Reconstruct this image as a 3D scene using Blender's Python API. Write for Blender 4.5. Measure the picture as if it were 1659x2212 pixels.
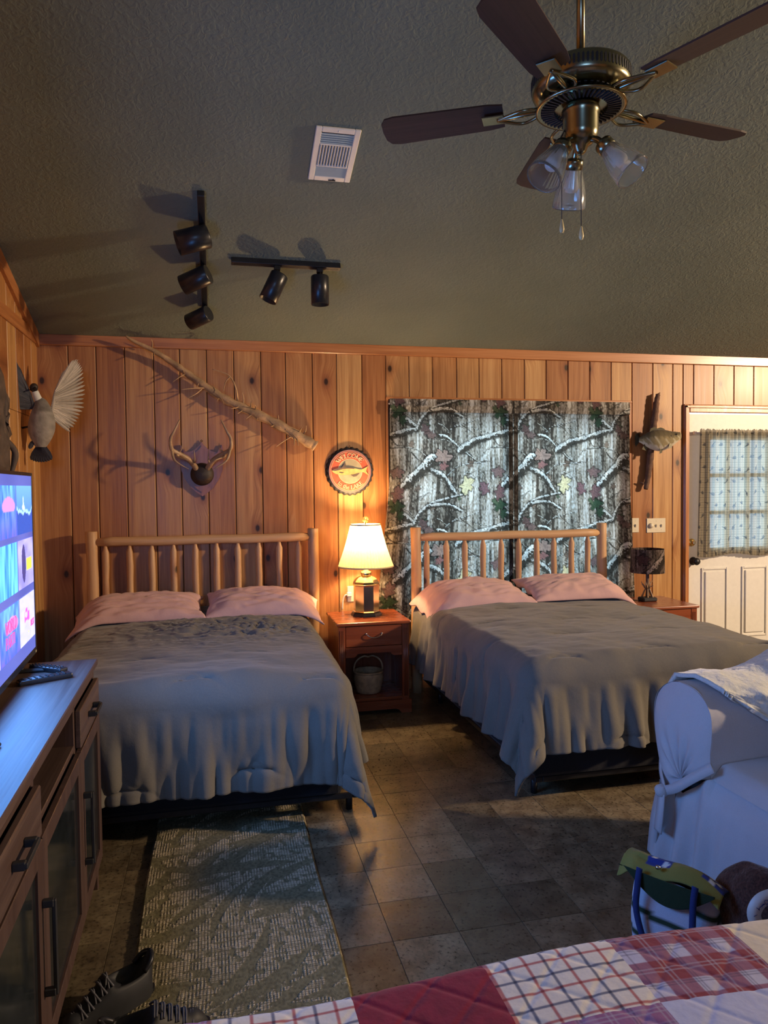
import bpy, bmesh, math, random
import numpy as np
from mathutils import Vector, Matrix

# ---------------------------------------------------------------- scene, camera, light
for o in list(bpy.data.objects):
    bpy.data.objects.remove(o, do_unlink=True)
SC = bpy.context.scene
COL = SC.collection
PI = math.pi


def lin(h):
    h = h.lstrip('#')
    v = [int(h[i:i + 2], 16) / 255 for i in (0, 2, 4)]
    return tuple(((c + 0.055) / 1.055) ** 2.4 if c > 0.04045 else c / 12.92 for c in v)


YAW, PITCH, ROLL = 0.22549, 0.03524, -0.010683
cam_d = bpy.data.cameras.new('camera')
cam = bpy.data.objects.new('camera', cam_d)
COL.objects.link(cam)
cyw, syw, cp, sp = math.cos(YAW), math.sin(YAW), math.cos(PITCH), math.sin(PITCH)
fw = Vector((syw * cp, cyw * cp, -sp))
rt = Vector((cyw, -syw, 0))
up = rt.cross(fw)
r2 = rt * math.cos(ROLL) + up * math.sin(ROLL)
u2 = -rt * math.sin(ROLL) + up * math.cos(ROLL)
M = Matrix((r2, u2, -fw)).transposed().to_4x4()
M.translation = Vector((1.1234, -5.1959, 1.4917))
cam.matrix_world = M
cam_d.sensor_fit = 'HORIZONTAL'
cam_d.sensor_width = 36
cam_d.lens = 1588.07 / 1659 * 36
cam_d.clip_start = 0.05
SC.camera = cam

SC.view_settings.view_transform = 'Standard'
SC.view_settings.look = 'None'
SC.view_settings.gamma = 1
SC.view_settings.exposure = 0.0
SC.view_settings.use_curve_mapping = False

W_ = bpy.data.worlds.new('daylight')
SC.world = W_
W_.use_nodes = True
W_.node_tree.nodes['Background'].inputs[0].default_value = (0.62, 0.80, 1.0, 1)
W_.node_tree.nodes['Background'].inputs[1].default_value = 3.0


def area(name, loc, target, size, power, color, size_y=None):
    d = bpy.data.lights.new(name, 'AREA')
    d.energy = power
    d.color = color
    d.shape = 'RECTANGLE'
    d.size = size
    d.size_y = size_y or size
    o = bpy.data.objects.new(name, d)
    COL.objects.link(o)
    o.location = loc
    o.rotation_euler = (Vector(target) - Vector(loc)).to_track_quat('-Z', 'Y').to_euler()
    return o


# assumed, out of view: warm lamp at right, cool fill behind the camera
area('assumed_right_lamp', (8.6, -4.0, 2.95), (2.0, -1.2, 0.8), 0.26, 480, (1.0, 0.73, 0.48))  # assumed unseen lamp, placed to suit the shadow directions
area('assumed_rear_fill', (0.7, -8.3, 2.3), (1.6, 0, 1.4), 1.3, 62, (0.28, 0.52, 1.0))  # assumed rear daylight as a fill lamp; the wall has no window
area('window_daylight', (3.3, 1.0, 1.5), (3.3, 0, 1.3), 2.2, 105, (0.66, 0.85, 1.0), 1.8)
area('door_daylight', (5.3, 0.9, 1.5), (5.3, 0, 1.4), 1.0, 30, (0.66, 0.85, 1.0), 1.2)

# ---------------------------------------------------------------- helpers


def vh(ix, iy, seed):
    n = (ix.astype(np.int64) * 374761393 + iy.astype(np.int64) * 668265263 + seed * 974634777) & 0xFFFFFFFF
    n = ((n ^ (n >> 13)) * 1274126177) & 0xFFFFFFFF
    return ((n ^ (n >> 16)) & 0xFFFFFF) / float(0xFFFFFF)


def vn(x, y, seed=0, px=None, py=None):
    x = np.asarray(x, float)
    y = np.asarray(y, float)
    x, y = np.broadcast_arrays(x, y)
    ix = np.floor(x).astype(np.int64)
    iy = np.floor(y).astype(np.int64)
    fx = x - ix
    fy = y - iy
    fx = fx * fx * (3 - 2 * fx)
    fy = fy * fy * (3 - 2 * fy)
    jx, jy = ix + 1, iy + 1
    if px:
        ix = ix % px
        jx = jx % px
    if py:
        iy = iy % py
        jy = jy % py
    a = vh(ix, iy, seed)
    b = vh(jx, iy, seed)
    c = vh(ix, jy, seed)
    d = vh(jx, jy, seed)
    return (a * (1 - fx) + b * fx) * (1 - fy) + (c * (1 - fx) + d * fx) * fy


def fbm(x, y, seed=0, oct=3):
    s = 0
    a = 1
    t = 0
    for i in range(oct):
        s = s + a * vn(x * 2 ** i, y * 2 ** i, seed + i * 17)
        t += a
        a *= 0.5
    return s / t


def sst(a, b, x):
    t = np.clip((x - a) / (b - a), 0, 1)
    return t * t * (3 - 2 * t)


def nd(t, kind, ins=None, **props):
    n = t.nodes.new(kind)
    for k, v in props.items():
        setattr(n, k, v)
    for k, v in (ins or {}).items():
        s = n.inputs[k]
        if isinstance(v, bpy.types.NodeSocket):
            t.links.new(v, s)
        else:
            if isinstance(v, tuple) and len(v) == 3 and s.type == 'RGBA':
                v = v + (1,)
            s.default_value = v
    return n


def ramp(t, fac, stops, interp='LINEAR'):
    n = t.nodes.new('ShaderNodeValToRGB')
    n.color_ramp.interpolation = interp
    e = n.color_ramp.elements
    while len(e) < len(stops):
        e.new(0.5)
    for i, (p, c) in enumerate(stops):
        e[i].position = p
        e[i].color = (c if isinstance(c, tuple) else (c, c, c)) + (1,)
    t.links.new(fac, n.inputs[0])
    return n.outputs[0]


def mixc(t, fac, a, b, mode='MIX'):
    n = t.nodes.new('ShaderNodeMix')
    n.data_type = 'RGBA'
    n.blend_type = mode
    for s, v in ((n.inputs[0], fac), (n.inputs[6], a), (n.inputs[7], b)):
        if isinstance(v, bpy.types.NodeSocket):
            t.links.new(v, s)
        else:
            s.default_value = (v + (1,)) if isinstance(v, tuple) else v
    return n.outputs[2]


def math_(t, op, a, b=0.0, c=None):
    n = t.nodes.new('ShaderNodeMath')
    n.operation = op
    for i, v in enumerate((a, b, c)):
        if v is None:
            continue
        if isinstance(v, bpy.types.NodeSocket):
            t.links.new(v, n.inputs[i])
        else:
            n.inputs[i].default_value = v
    return n.outputs[0]


def newmat(name):
    m = bpy.data.materials.new(name)
    m.use_nodes = True
    t = m.node_tree
    return m, t, t.nodes['Principled BSDF']


def simple(name, col, rough=0.5, metal=0.0, var=0.12, nscale=30, bump=0.0, bscale=120, spec=None, trans=0.0,
           stretch=(1, 1, 1), coat=0.0, sheen=0.0):
    m, t, b = newmat(name)
    tc = nd(t, 'ShaderNodeTexCoord').outputs['Object']
    mp = nd(t, 'ShaderNodeMapping', {'Vector': tc, 'Scale': stretch}).outputs[0]
    n = nd(t, 'ShaderNodeTexNoise', {'Vector': mp, 'Scale': nscale, 'Detail': 3.0}).outputs[0]
    c0 = tuple(c * (1 - var) for c in col)
    c1 = tuple(min(1, c * (1 + var)) for c in col)
    t.links.new(ramp(t, n, [(0.3, c0), (0.7, c1)]), b.inputs['Base Color'])
    b.inputs['Roughness'].default_value = rough
    b.inputs['Metallic'].default_value = metal
    if spec is not None:
        b.inputs['Specular IOR Level'].default_value = spec
    b.inputs['Transmission Weight'].default_value = trans
    b.inputs['Coat Weight'].default_value = coat
    b.inputs['Sheen Weight'].default_value = sheen
    if bump:
        n2 = nd(t, 'ShaderNodeTexNoise', {'Vector': mp, 'Scale': bscale, 'Detail': 4.0}).outputs[0]
        bp = nd(t, 'ShaderNodeBump', {'Height': n2, 'Strength': bump, 'Distance': 0.004}).outputs[0]
        t.links.new(bp, b.inputs['Normal'])
    return m


def wood(name, c_dark, c_mid, c_light, rough=0.35, axis='Z', knots=0.5, gscale=1.0, coat=0.15, rnd=0.25, spec=0.5):
    """grain runs along AXIS of the object's own coordinates; every object gets its own offset"""
    m, t, b = newmat(name)
    tc = nd(t, 'ShaderNodeTexCoord').outputs['Object']
    sx = nd(t, 'ShaderNodeSeparateXYZ', {0: tc})
    X, Y, Z = sx.outputs
    if axis == 'X':
        X, Z = Z, X
    elif axis == 'Y':
        Y, Z = Z, Y
    inf = nd(t, 'ShaderNodeObjectInfo').outputs['Random']
    off = math_(t, 'MULTIPLY', inf, 37.0)
    zo = math_(t, 'ADD', Z, off)
    xo = math_(t, 'ADD', X, math_(t, 'MULTIPLY', inf, 11.3))
    # knots : 2D voronoi cells
    kv = nd(t, 'ShaderNodeCombineXYZ', {0: xo, 1: math_(t, 'MULTIPLY', zo, 0.62), 2: 0.0}).outputs[0]
    vo = nd(t, 'ShaderNodeTexVoronoi', {'Vector': kv, 'Scale': 3.4}, voronoi_dimensions='2D')
    dist = vo.outputs['Distance']
    cr = nd(t, 'ShaderNodeSeparateColor', {0: vo.outputs['Color']})
    gate = math_(t, 'LESS_THAN', cr.outputs[0], knots)
    near = ramp(t, dist, [(0.0, 1.0), (0.30, 0.0)])
    near = math_(t, 'MULTIPLY', near, gate)
    # grain bent round the knots
    gx = math_(t, 'ADD', math_(t, 'MULTIPLY', xo, 1.0), math_(t, 'MULTIPLY', near, 0.045))
    v1 = nd(t, 'ShaderNodeCombineXYZ', {0: gx, 1: Y, 2: math_(t, 'MULTIPLY', zo, 0.045)}).outputs[0]
    n1 = nd(t, 'ShaderNodeTexNoise', {'Vector': v1, 'Scale': 26 * gscale, 'Detail': 4.0, 'Distortion': 0.6}).outputs[0]
    v2 = nd(t, 'ShaderNodeCombineXYZ', {0: gx, 1: Y, 2: math_(t, 'MULTIPLY', zo, 0.02)}).outputs[0]
    n2 = nd(t, 'ShaderNodeTexNoise', {'Vector': v2, 'Scale': 190 * gscale, 'Detail': 2.0}).outputs[0]
    big = nd(t, 'ShaderNodeTexNoise', {'Vector': v1, 'Scale': 5.0, 'Detail': 1.0}).outputs[0]
    f = math_(t, 'ADD', math_(t, 'MULTIPLY', n1, 0.62), math_(t, 'MULTIPLY', n2, 0.38))
    c = ramp(t, f, [(0.34, c_dark), (0.5, c_mid), (0.64, c_light)])
    c = mixc(t, math_(t, 'MULTIPLY', big, 0.45), c, tuple(x * 0.72 for x in c_mid), 'MIX')
    # per piece tint
    br = math_(t, 'ADD', math_(t, 'MULTIPLY', math_(t, 'FRACT', math_(t, 'MULTIPLY', inf, 91.7)), rnd * 2), 1.0 - rnd)
    c = mixc(t, 1.0, c, nd(t, 'ShaderNodeCombineColor', {0: math_(t, 'POWER', br, 0.55), 1: br, 2: math_(t, 'POWER', br, 1.2)}).outputs[0], 'MULTIPLY')
    # knot colours
    ring = ramp(t, dist, [(0.0, 1.0), (0.035, 1.0), (0.062, 0.25), (0.13, 0.0)])
    kf = math_(t, 'MULTIPLY', ring, gate)
    halo = math_(t, 'MULTIPLY', ramp(t, dist, [(0.0, 1.0), (0.10, 0.6), (0.24, 0.0)]), gate)
    c = mixc(t, math_(t, 'MULTIPLY', halo, 0.6), c, (c_dark[0] * 0.8, c_dark[1] * 0.5, c_dark[2] * 0.5))
    c = mixc(t, math_(t, 'MULTIPLY', kf, 0.94), c, tuple(x * 0.07 for x in c_dark))
    t.links.new(c, b.inputs['Base Color'])
    t.links.new(math_(t, 'ADD', math_(t, 'MULTIPLY', n1, 0.2), rough - 0.1), b.inputs['Roughness'])
    b.inputs['Coat Weight'].default_value = coat
    b.inputs['Coat Roughness'].default_value = 0.22
    b.inputs['Specular IOR Level'].default_value = spec
    bp = nd(t, 'ShaderNodeBump', {'Height': f, 'Strength': 0.25, 'Distance': 0.002}).outputs[0]
    t.links.new(bp, b.inputs['Normal'])
    return m


def attrmat(name, rough=0.8, translucent=0.0, bump=0.0, bscale=300, emit=0.0, alpha=None, sheen=0.0, weave=0.0):
    m, t, b = newmat(name)
    col = nd(t, 'ShaderNodeVertexColor', layer_name='Col').outputs[0]
    tc = nd(t, 'ShaderNodeTexCoord').outputs['Object']
    n = nd(t, 'ShaderNodeTexNoise', {'Vector': tc, 'Scale': bscale, 'Detail': 3.0}).outputs[0]
    c = mixc(t, 1.0, col, ramp(t, n, [(0.3, 0.9), (0.7, 1.0)]), 'MULTIPLY')
    t.links.new(c, b.inputs['Base Color'])
    b.inputs['Roughness'].default_value = rough
    b.inputs['Specular IOR Level'].default_value = 0.2
    b.inputs['Sheen Weight'].default_value = sheen
    if bump:
        bp = nd(t, 'ShaderNodeBump', {'Height': n, 'Strength': bump, 'Distance': 0.003}).outputs[0]
        t.links.new(bp, b.inputs['Normal'])
    out = t.nodes['Material Output']
    if emit:
        t.links.new(c, b.inputs['Emission Color'])
        b.inputs['Emission Strength'].default_value = emit
        b.inputs['Roughness'].default_value = 0.25
    sh = b.outputs[0]
    if translucent:
        tr = nd(t, 'ShaderNodeBsdfTranslucent', {'Color': c}).outputs[0]
        sh = nd(t, 'ShaderNodeMixShader', {0: translucent, 1: sh, 2: tr}).outputs[0]
    if alpha is not None:
        tp = nd(t, 'ShaderNodeBsdfTransparent').outputs[0]
        sh = nd(t, 'ShaderNodeMixShader', {0: alpha, 1: tp, 2: sh}).outputs[0]
    t.links.new(sh, out.inputs[0])
    return m


def fabric(name, col, var=0.12, bump=0.3, wscale=420, rough=0.9, sheen=0.15):
    m, t, b = newmat(name)
    tc = nd(t, 'ShaderNodeTexCoord').outputs['Object']
    n = nd(t, 'ShaderNodeTexNoise', {'Vector': tc, 'Scale': wscale, 'Detail': 2.0}).outputs[0]
    n2 = nd(t, 'ShaderNodeTexNoise', {'Vector': tc, 'Scale': 6.0, 'Detail': 3.0}).outputs[0]
    c = ramp(t, n, [(0.3, tuple(x * (1 - var) for x in col)), (0.7, tuple(min(1, x * (1 + var)) for x in col))])
    c = mixc(t, 1.0, c, ramp(t, n2, [(0.3, 0.92), (0.7, 1.0)]), 'MULTIPLY')
    t.links.new(c, b.inputs['Base Color'])
    b.inputs['Roughness'].default_value = rough
    b.inputs['Specular IOR Level'].default_value = 0.15
    b.inputs['Sheen Weight'].default_value = sheen
    w = nd(t, 'ShaderNodeTexNoise', {'Vector': tc, 'Scale': 38.0, 'Detail': 4.0}).outputs[0]
    h = math_(t, 'ADD', math_(t, 'MULTIPLY', n, 0.25), w)
    bp = nd(t, 'ShaderNodeBump', {'Height': h, 'Strength': bump, 'Distance': 0.006}).outputs[0]
    t.links.new(bp, b.inputs['Normal'])
    return m


class MB:
    """collects shapes, links them as ONE mesh object"""

    def __init__(s):
        s.v = []
        s.f = []
        s.sm = []
        s.c = []

    def add(s, verts, faces, smooth=False, col=None):
        k = len(s.v)
        s.v.extend([tuple(map(float, p)) for p in verts])
        s.f.extend([tuple(i + k for i in f) for f in faces])
        s.sm.extend([smooth] * len(faces))
        if col is not None:
            col = np.asarray(col, float)
            if col.ndim == 1:
                col = np.tile(col, (len(verts), 1))
            s.c.extend([tuple(c) for c in col])
        else:
            s.c.extend([(0.5, 0.5, 0.5)] * len(verts))
        return s

    def box(s, c, d, bev=0.0, R=None, col=None, seg=1):
        bm = bmesh.new()
        bmesh.ops.create_cube(bm, size=1.0)
        for v in bm.verts:
            v.co = Vector((v.co.x * d[0], v.co.y * d[1], v.co.z * d[2]))
        if bev > 0:
            bmesh.ops.bevel(bm, geom=list(bm.edges), offset=min(bev, min(d) * 0.49), segments=seg, affect='EDGES', profile=0.5)
        bm.verts.index_update()
        vs = []
        for v in bm.verts:
            p = v.co
            if R is not None:
                p = R @ p
            vs.append(p + Vector(c))
        fs = [tuple(v.index for v in f.verts) for f in bm.faces]
        bm.free()
        return s.add(vs, fs, False, col)

    def box2(s, a, b, bev=0.0, **k):
        c = [(a[i] + b[i]) / 2 for i in range(3)]
        d = [abs(b[i] - a[i]) for i in range(3)]
        return s.box(c, d, bev, **k)

    def tube(s, pts, rad, seg=10, cap=True, smooth=True, col=None, squash=None):
        pts = [Vector(p) for p in pts]
        if not hasattr(rad, '__len__'):
            rad = [rad] * len(pts)
        vs = []
        prev = None
        for i, p in enumerate(pts):
            d = (pts[min(i + 1, len(pts) - 1)] - pts[max(i - 1, 0)]).normalized()
            if prev is None:
                a = d.orthogonal().normalized()
            else:
                a = (prev - d * prev.dot(d))
                a = a.normalized() if a.length > 1e-6 else d.orthogonal().normalized()
            prev = a
            bb = d.cross(a)
            for k in range(seg):
                th = 2 * PI * k / seg
                vs.append(p + (a * math.cos(th) + bb * math.sin(th) * (squash or 1)) * rad[i])
        fs = []
        for i in range(len(pts) - 1):
            for k in range(seg):
                k2 = (k + 1) % seg
                fs.append((i * seg + k, i * seg + k2, (i + 1) * seg + k2, (i + 1) * seg + k))
        cc = None
        if col is not None:
            col = np.asarray(col, float)
            cc = np.repeat(col, seg, 0) if col.ndim == 2 else col
        s.add(vs, fs, smooth, cc)
        if cap:
            n = len(s.v) - len(vs)
            s.f.append(tuple(n + k for k in range(seg))[::-1])
            s.sm.append(False)
            m = n + (len(pts) - 1) * seg
            s.f.append(tuple(m + k for k in range(seg)))
            s.sm.append(False)
        return s

    def lathe(s, prof, seg=32, c=(0, 0, 0), R=None, smooth=True, cap=True, rmod=None, col=None):
        vs = []
        for i, (r, z) in enumerate(prof):
            for k in range(seg):
                th = 2 * PI * k / seg
                rr = r * (rmod(th, z) if rmod else 1)
                p = Vector((rr * math.cos(th), rr * math.sin(th), z))
                if R is not None:
                    p = R @ p
                vs.append(p + Vector(c))
        fs = []
        for i in range(len(prof) - 1):
            for k in range(seg):
                k2 = (k + 1) % seg
                fs.append((i * seg + k, i * seg + k2, (i + 1) * seg + k2, (i + 1) * seg + k))
        s.add(vs, fs, smooth, col)
        if cap:
            n = len(s.v) - len(vs)
            if prof[0][0] > 1e-5:
                s.f.append(tuple(n + k for k in range(seg))[::-1])
                s.sm.append(False)
            if prof[-1][0] > 1e-5:
                m = n + (len(prof) - 1) * seg
                s.f.append(tuple(m + k for k in range(seg)))
                s.sm.append(False)
        return s

    def prism(s, outline, o, ax, ay, depth, smooth=False, col=None):
        """outline in 2D, placed at O along AX and AY, extruded by the vector DEPTH"""
        o, ax, ay, depth = Vector(o), Vector(ax), Vector(ay), Vector(depth)
        n = len(outline)
        a = [o + ax * x + ay * y for x, y in outline]
        b = [p + depth for p in a]
        fs = [tuple(range(n)), tuple(range(2 * n - 1, n - 1, -1))]
        fs += [(i, i + n, (i + 1) % n + n, (i + 1) % n) for i in range(n)]
        return s.add(a + b, fs, smooth, col)

    def grid(s, P, smooth=True, col=None, closed_u=False, closed_v=False):
        """P: array (n, m, 3)"""
        n, m, _ = P.shape
        idx = np.arange(n * m).reshape(n, m)
        A = idx
        if closed_u:
            A = np.vstack([A, A[:1]])
        if closed_v:
            A = np.hstack([A, A[:, :1]])
        F = np.stack([A[:-1, :-1], A[1:, :-1], A[1:, 1:], A[:-1, 1:]], -1).reshape(-1, 4)
        k = len(s.v)
        s.v.extend(map(tuple, P.reshape(-1, 3).tolist()))
        s.f.extend(map(tuple, (F + k).tolist()))
        s.sm.extend([smooth] * len(F))
        if col is not None:
            s.c.extend(map(tuple, np.asarray(col, float).reshape(-1, 3).tolist()))
        else:
            s.c.extend([(0.5, 0.5, 0.5)] * (n * m))
        return s

    def make(s, name, mat, parent=None, loc=(0, 0, 0), kind=None, label=None, solid=0.0, use_col=False, fix=True, rot=None):
        me = bpy.data.meshes.new(name)
        me.from_pydata(s.v, [], s.f)
        me.polygons.foreach_set('use_smooth', s.sm)
        if use_col:
            a = me.color_attributes.new('Col', 'FLOAT_COLOR', 'POINT')
            c = np.ones((len(s.v), 4), np.float32)
            c[:, :3] = np.asarray(s.c, np.float32)
            a.data.foreach_set('color', c.ravel())
        if fix and len(s.f) < 20000:
            bm = bmesh.new()
            bm.from_mesh(me)
            bmesh.ops.recalc_face_normals(bm, faces=bm.faces)
            bm.to_mesh(me)
            bm.free()
        me.materials.append(mat)
        me.update()
        o = bpy.data.objects.new(name, me)
        COL.objects.link(o)
        o.location = loc
        if rot:
            o.rotation_euler = rot
        if parent:
            o.parent = parent
        if kind:
            o['kind'] = kind
        if label:
            o['label'] = label
        if solid:
            md = o.modifiers.new('thickness', 'SOLIDIFY')
            md.thickness = abs(solid)
            md.offset = -1 if solid > 0 else 1
        return o


def tag(o, label, cat, group=None):
    o['label'] = label
    o['category'] = cat
    if group:
        o['group'] = group
    return o


def thing(name, label, cat, loc=(0, 0, 0), rz=0.0, group=None):
    o = bpy.data.objects.new(name, None)
    COL.objects.link(o)
    o.location = loc
    o.rotation_euler = (0, 0, rz)
    o.empty_display_size = 0.05
    return tag(o, label, cat, group)


def struct_empty(name, loc=(0, 0, 0)):
    o = bpy.data.objects.new(name, None)
    COL.objects.link(o)
    o.location = loc
    o['kind'] = 'structure'
    return o


def copy_tree(o, parent=None):
    c = o.copy()
    COL.objects.link(c)
    if parent:
        c.parent = parent
    for ch in list(o.children):
        copy_tree(ch, c)
    return c


def spline(pts, n=6):
    pts = [Vector(p) for p in pts]
    out = []
    for i in range(len(pts) - 1):
        p0 = pts[max(i - 1, 0)]
        p1, p2 = pts[i], pts[i + 1]
        p3 = pts[min(i + 2, len(pts) - 1)]
        for k in range(n):
            t = k / n
            out.append(0.5 * ((2 * p1) + (-p0 + p2) * t + (2 * p0 - 5 * p1 + 4 * p2 - p3) * t * t + (-p0 + 3 * p1 - 3 * p2 + p3) * t ** 3))
    out.append(pts[-1])
    return out


# ---------------------------------------------------------------- materials
M_PLANK = wood('pine_planks', (0.28, 0.115, 0.038), (0.44, 0.205, 0.070), (0.56, 0.30, 0.112), rough=0.4, knots=0.5, rnd=0.3, coat=0.06, spec=0.35)
M_TRIMX = wood('pine_trim_x', (0.30, 0.10, 0.035), (0.44, 0.17, 0.055), (0.53, 0.23, 0.085), rough=0.34, axis='X', knots=0.12, rnd=0.05)
M_TRIMY = wood('pine_trim_y', (0.30, 0.10, 0.035), (0.44, 0.17, 0.055), (0.53, 0.23, 0.085), rough=0.34, axis='Y', knots=0.12, rnd=0.05)
M_TRIMZ = wood('pine_trim_z', (0.32, 0.115, 0.04), (0.46, 0.18, 0.06), (0.55, 0.25, 0.09), rough=0.34, knots=0.1, rnd=0.05)
M_LOG = wood('peeled_log_z', (0.44, 0.235, 0.105), (0.56, 0.325, 0.16), (0.64, 0.40, 0.21), rough=0.5, knots=0.35, rnd=0.08, coat=0.0)
M_LOGX = wood('peeled_log_x', (0.44, 0.235, 0.105), (0.56, 0.325, 0.16), (0.64, 0.40, 0.21), rough=0.5, axis='X', knots=0.35, rnd=0.06, coat=0.0)
M_CHERRY = wood('cherry_z', (0.17, 0.035, 0.014), (0.24, 0.055, 0.02), (0.30, 0.08, 0.03), rough=0.3, knots=0.0, rnd=0.03, coat=0.3)
M_CHERRYX = wood('cherry_x', (0.19, 0.04, 0.015), (0.27, 0.062, 0.022), (0.33, 0.09, 0.033), rough=0.28, axis='X', knots=0.0, rnd=0.03, coat=0.3)
M_CONS = wood('console_brown_y', (0.062, 0.036, 0.031), (0.088, 0.054, 0.046), (0.125, 0.082, 0.07), rough=0.5, axis='Y', knots=0.0, rnd=0.02, coat=0.0)
M_CONSZ = wood('console_brown_z', (0.050, 0.027, 0.023), (0.072, 0.040, 0.034), (0.095, 0.056, 0.048), rough=0.5, axis='Z', knots=0.0, rnd=0.02, coat=0.0)
M_DARKBACK = simple('groove_shadow_board', (0.075, 0.022, 0.010), 0.6)
M_BLACK = simple('satin_black', (0.012, 0.013, 0.016), 0.32, var=0.2)
M_BLACKM = simple('matte_black', (0.015, 0.016, 0.02), 0.6, var=0.2)
M_DARKM = simple('dark_steel', (0.03, 0.03, 0.034), 0.4, metal=0.6)
M_WHITE = simple('white_paint', (0.72, 0.70, 0.64), 0.45, var=0.03, bump=0.05)
M_VENT = simple('vent_enamel', (0.74, 0.70, 0.60), 0.4, var=0.04)
M_VENTG = simple('vent_slat_grey', (0.40, 0.47, 0.46), 0.4, var=0.04)
M_IVORY = simple('ivory_plastic', (0.70, 0.62, 0.45), 0.35, var=0.03)
M_BRASS = simple('brass', (0.72, 0.50, 0.20), 0.28, metal=1.0, var=0.08)
M_BRASSL = simple('lamp_brass', (0.78, 0.62, 0.38), 0.16, metal=1.0, var=0.05, nscale=8)
M_FANM = simple('antique_brass', (0.27, 0.255, 0.17), 0.24, metal=1.0, var=0.15, nscale=10)
M_BLADE = wood('fan_blade_wood', (0.035, 0.018, 0.013), (0.05, 0.026, 0.018), (0.07, 0.035, 0.025), rough=0.7, axis='X', knots=0, rnd=0.02, coat=0.0)
M_SILVER = simple('brushed_nickel', (0.62, 0.60, 0.56), 0.25, metal=1.0, var=0.05)
M_FOBS = simple('pale_wood_fob', (0.62, 0.52, 0.27), 0.4)
M_BOXSPR = fabric('box_spring_cloth', (0.012, 0.013, 0.018))
M_MATT = fabric('mattress_cloth', (0.5, 0.5, 0.5))
M_COMF = fabric('comforter_grey', (0.155, 0.143, 0.124), bump=0.22)
M_PILL = fabric('pillow_pink', (0.62, 0.39, 0.36), bump=0.25, var=0.05)
M_SOFA = fabric('slipcover_white', (0.56, 0.55, 0.57), bump=0.22, var=0.05)
M_BLANK = fabric('blanket_plush_white', (0.66, 0.68, 0.66), bump=0.9, wscale=90, sheen=0.5, var=0.1)
M_FELT = fabric('tote_white', (0.62, 0.63, 0.70), var=0.05)
M_TGREEN = fabric('tote_dark_green', (0.025, 0.045, 0.02))
M_TOLIVE = fabric('tote_olive', (0.28, 0.26, 0.06))
M_TBLUE = fabric('tote_blue', (0.025, 0.04, 0.15))
M_BROWNF = fabric('brown_fleece', (0.075, 0.03, 0.02), var=0.5, bump=1.0, wscale=160, sheen=0.4)
M_ANTLER = simple('antler', (0.36, 0.235, 0.13), 0.42, var=0.35, nscale=16, bump=0.4, bscale=80)
M_SKULL = simple('dark_leather_cap', (0.028, 0.018, 0.014), 0.6, bump=0.3)
M_PLAQUE = wood('plaque_walnut', (0.17, 0.055, 0.03), (0.25, 0.09, 0.05), (0.34, 0.14, 0.09), rough=0.42, knots=0, rnd=0.02, coat=0.12)
M_STICK = simple('driftwood', (0.36, 0.225, 0.115), 0.75, var=0.4, nscale=14, bump=0.8, bscale=60, stretch=(1, 1, 1))
M_STICKD = simple('dark_driftwood', (0.085, 0.06, 0.048), 0.75, var=0.45, nscale=14, bump=0.9, bscale=50)
M_BARK = simple('branch_bark', (0.12, 0.06, 0.035), 0.8, var=0.4, nscale=25, bump=0.8, bscale=90)
M_ATTR = attrmat('printed', 0.6, bump=0.1)
M_ATTRC = attrmat('printed_cloth', 0.9, bump=0.3, sheen=0.1)
M_CAMO = attrmat('camo_curtain_cloth', 0.9, translucent=0.5, bump=0.15)
M_CAMOH = attrmat('camo_doubled_hem_cloth', 0.9, translucent=0.12, bump=0.15)
M_CAMOS = attrmat('camo_shade_cloth', 0.8, translucent=0.25, bump=0.15)
M_SHEER = attrmat('sheer_fly_print_cloth', 0.9, translucent=0.55, alpha=0.86)
M_FEATH = attrmat('feathers', 0.7, bump=0.5, bscale=90, sheen=0.2)
M_SCREEN = attrmat('tv_picture', 0.3, emit=1.5)
M_RUG = attrmat('rug_pile', 0.95, bump=1.0, bscale=420)
M_QUILT = attrmat('quilt_cloth', 0.9, bump=0.35, bscale=70, sheen=0.1)
M_BASKET = simple('woven_ash', (0.44, 0.30, 0.17), 0.6, var=0.3)

m, t, b = newmat('clear_ribbed_glass')
b.inputs['Base Color'].default_value = (0.92, 0.95, 0.93, 1)
b.inputs['Transmission Weight'].default_value = 0.93
b.inputs['Roughness'].default_value = 0.06
b.inputs['IOR'].default_value = 1.45
nn = nd(t, 'ShaderNodeTexNoise', {'Scale': 60.0}).outputs[0]
t.links.new(nd(t, 'ShaderNodeBump', {'Height': nn, 'Strength': 0.03}).outputs[0], b.inputs['Normal'])
M_GLASS = m
m, t, b = newmat('window_glass')
g1 = nd(t, 'ShaderNodeBsdfTransparent', {'Color': (0.93, 0.97, 0.98)}).outputs[0]
g2 = nd(t, 'ShaderNodeBsdfGlossy', {'Color': (0.9, 0.95, 1.0), 'Roughness': 0.03}).outputs[0]
fr = nd(t, 'ShaderNodeFresnel', {'IOR': 1.45}).outputs[0]
t.links.new(nd(t, 'ShaderNodeMixShader', {0: fr, 1: g1, 2: g2}).outputs[0], t.nodes['Material Output'].inputs[0])
M_PANE = m
m, t, b = newmat('smoked_cabinet_glass')
b.inputs['Base Color'].default_value = (0.02, 0.03, 0.04, 1)
b.inputs['Transmission Weight'].default_value = 0.35
b.inputs['Roughness'].default_value = 0.12
nn = nd(t, 'ShaderNodeTexNoise', {'Scale': 9.0}).outputs[0]
t.links.new(ramp(t, nn, [(0.3, (0.018, 0.024, 0.03)), (0.7, (0.03, 0.038, 0.046))]), b.inputs['Base Color'])
M_SMOKE = m
m, t, b = newmat('bulb_glass')
b.inputs['Base Color'].default_value = (0.95, 0.95, 0.95, 1)
b.inputs['Transmission Weight'].default_value = 0.5
b.inputs['Roughness'].default_value = 0.25
nn = nd(t, 'ShaderNodeTexNoise', {'Scale': 9.0}).outputs[0]
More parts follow.
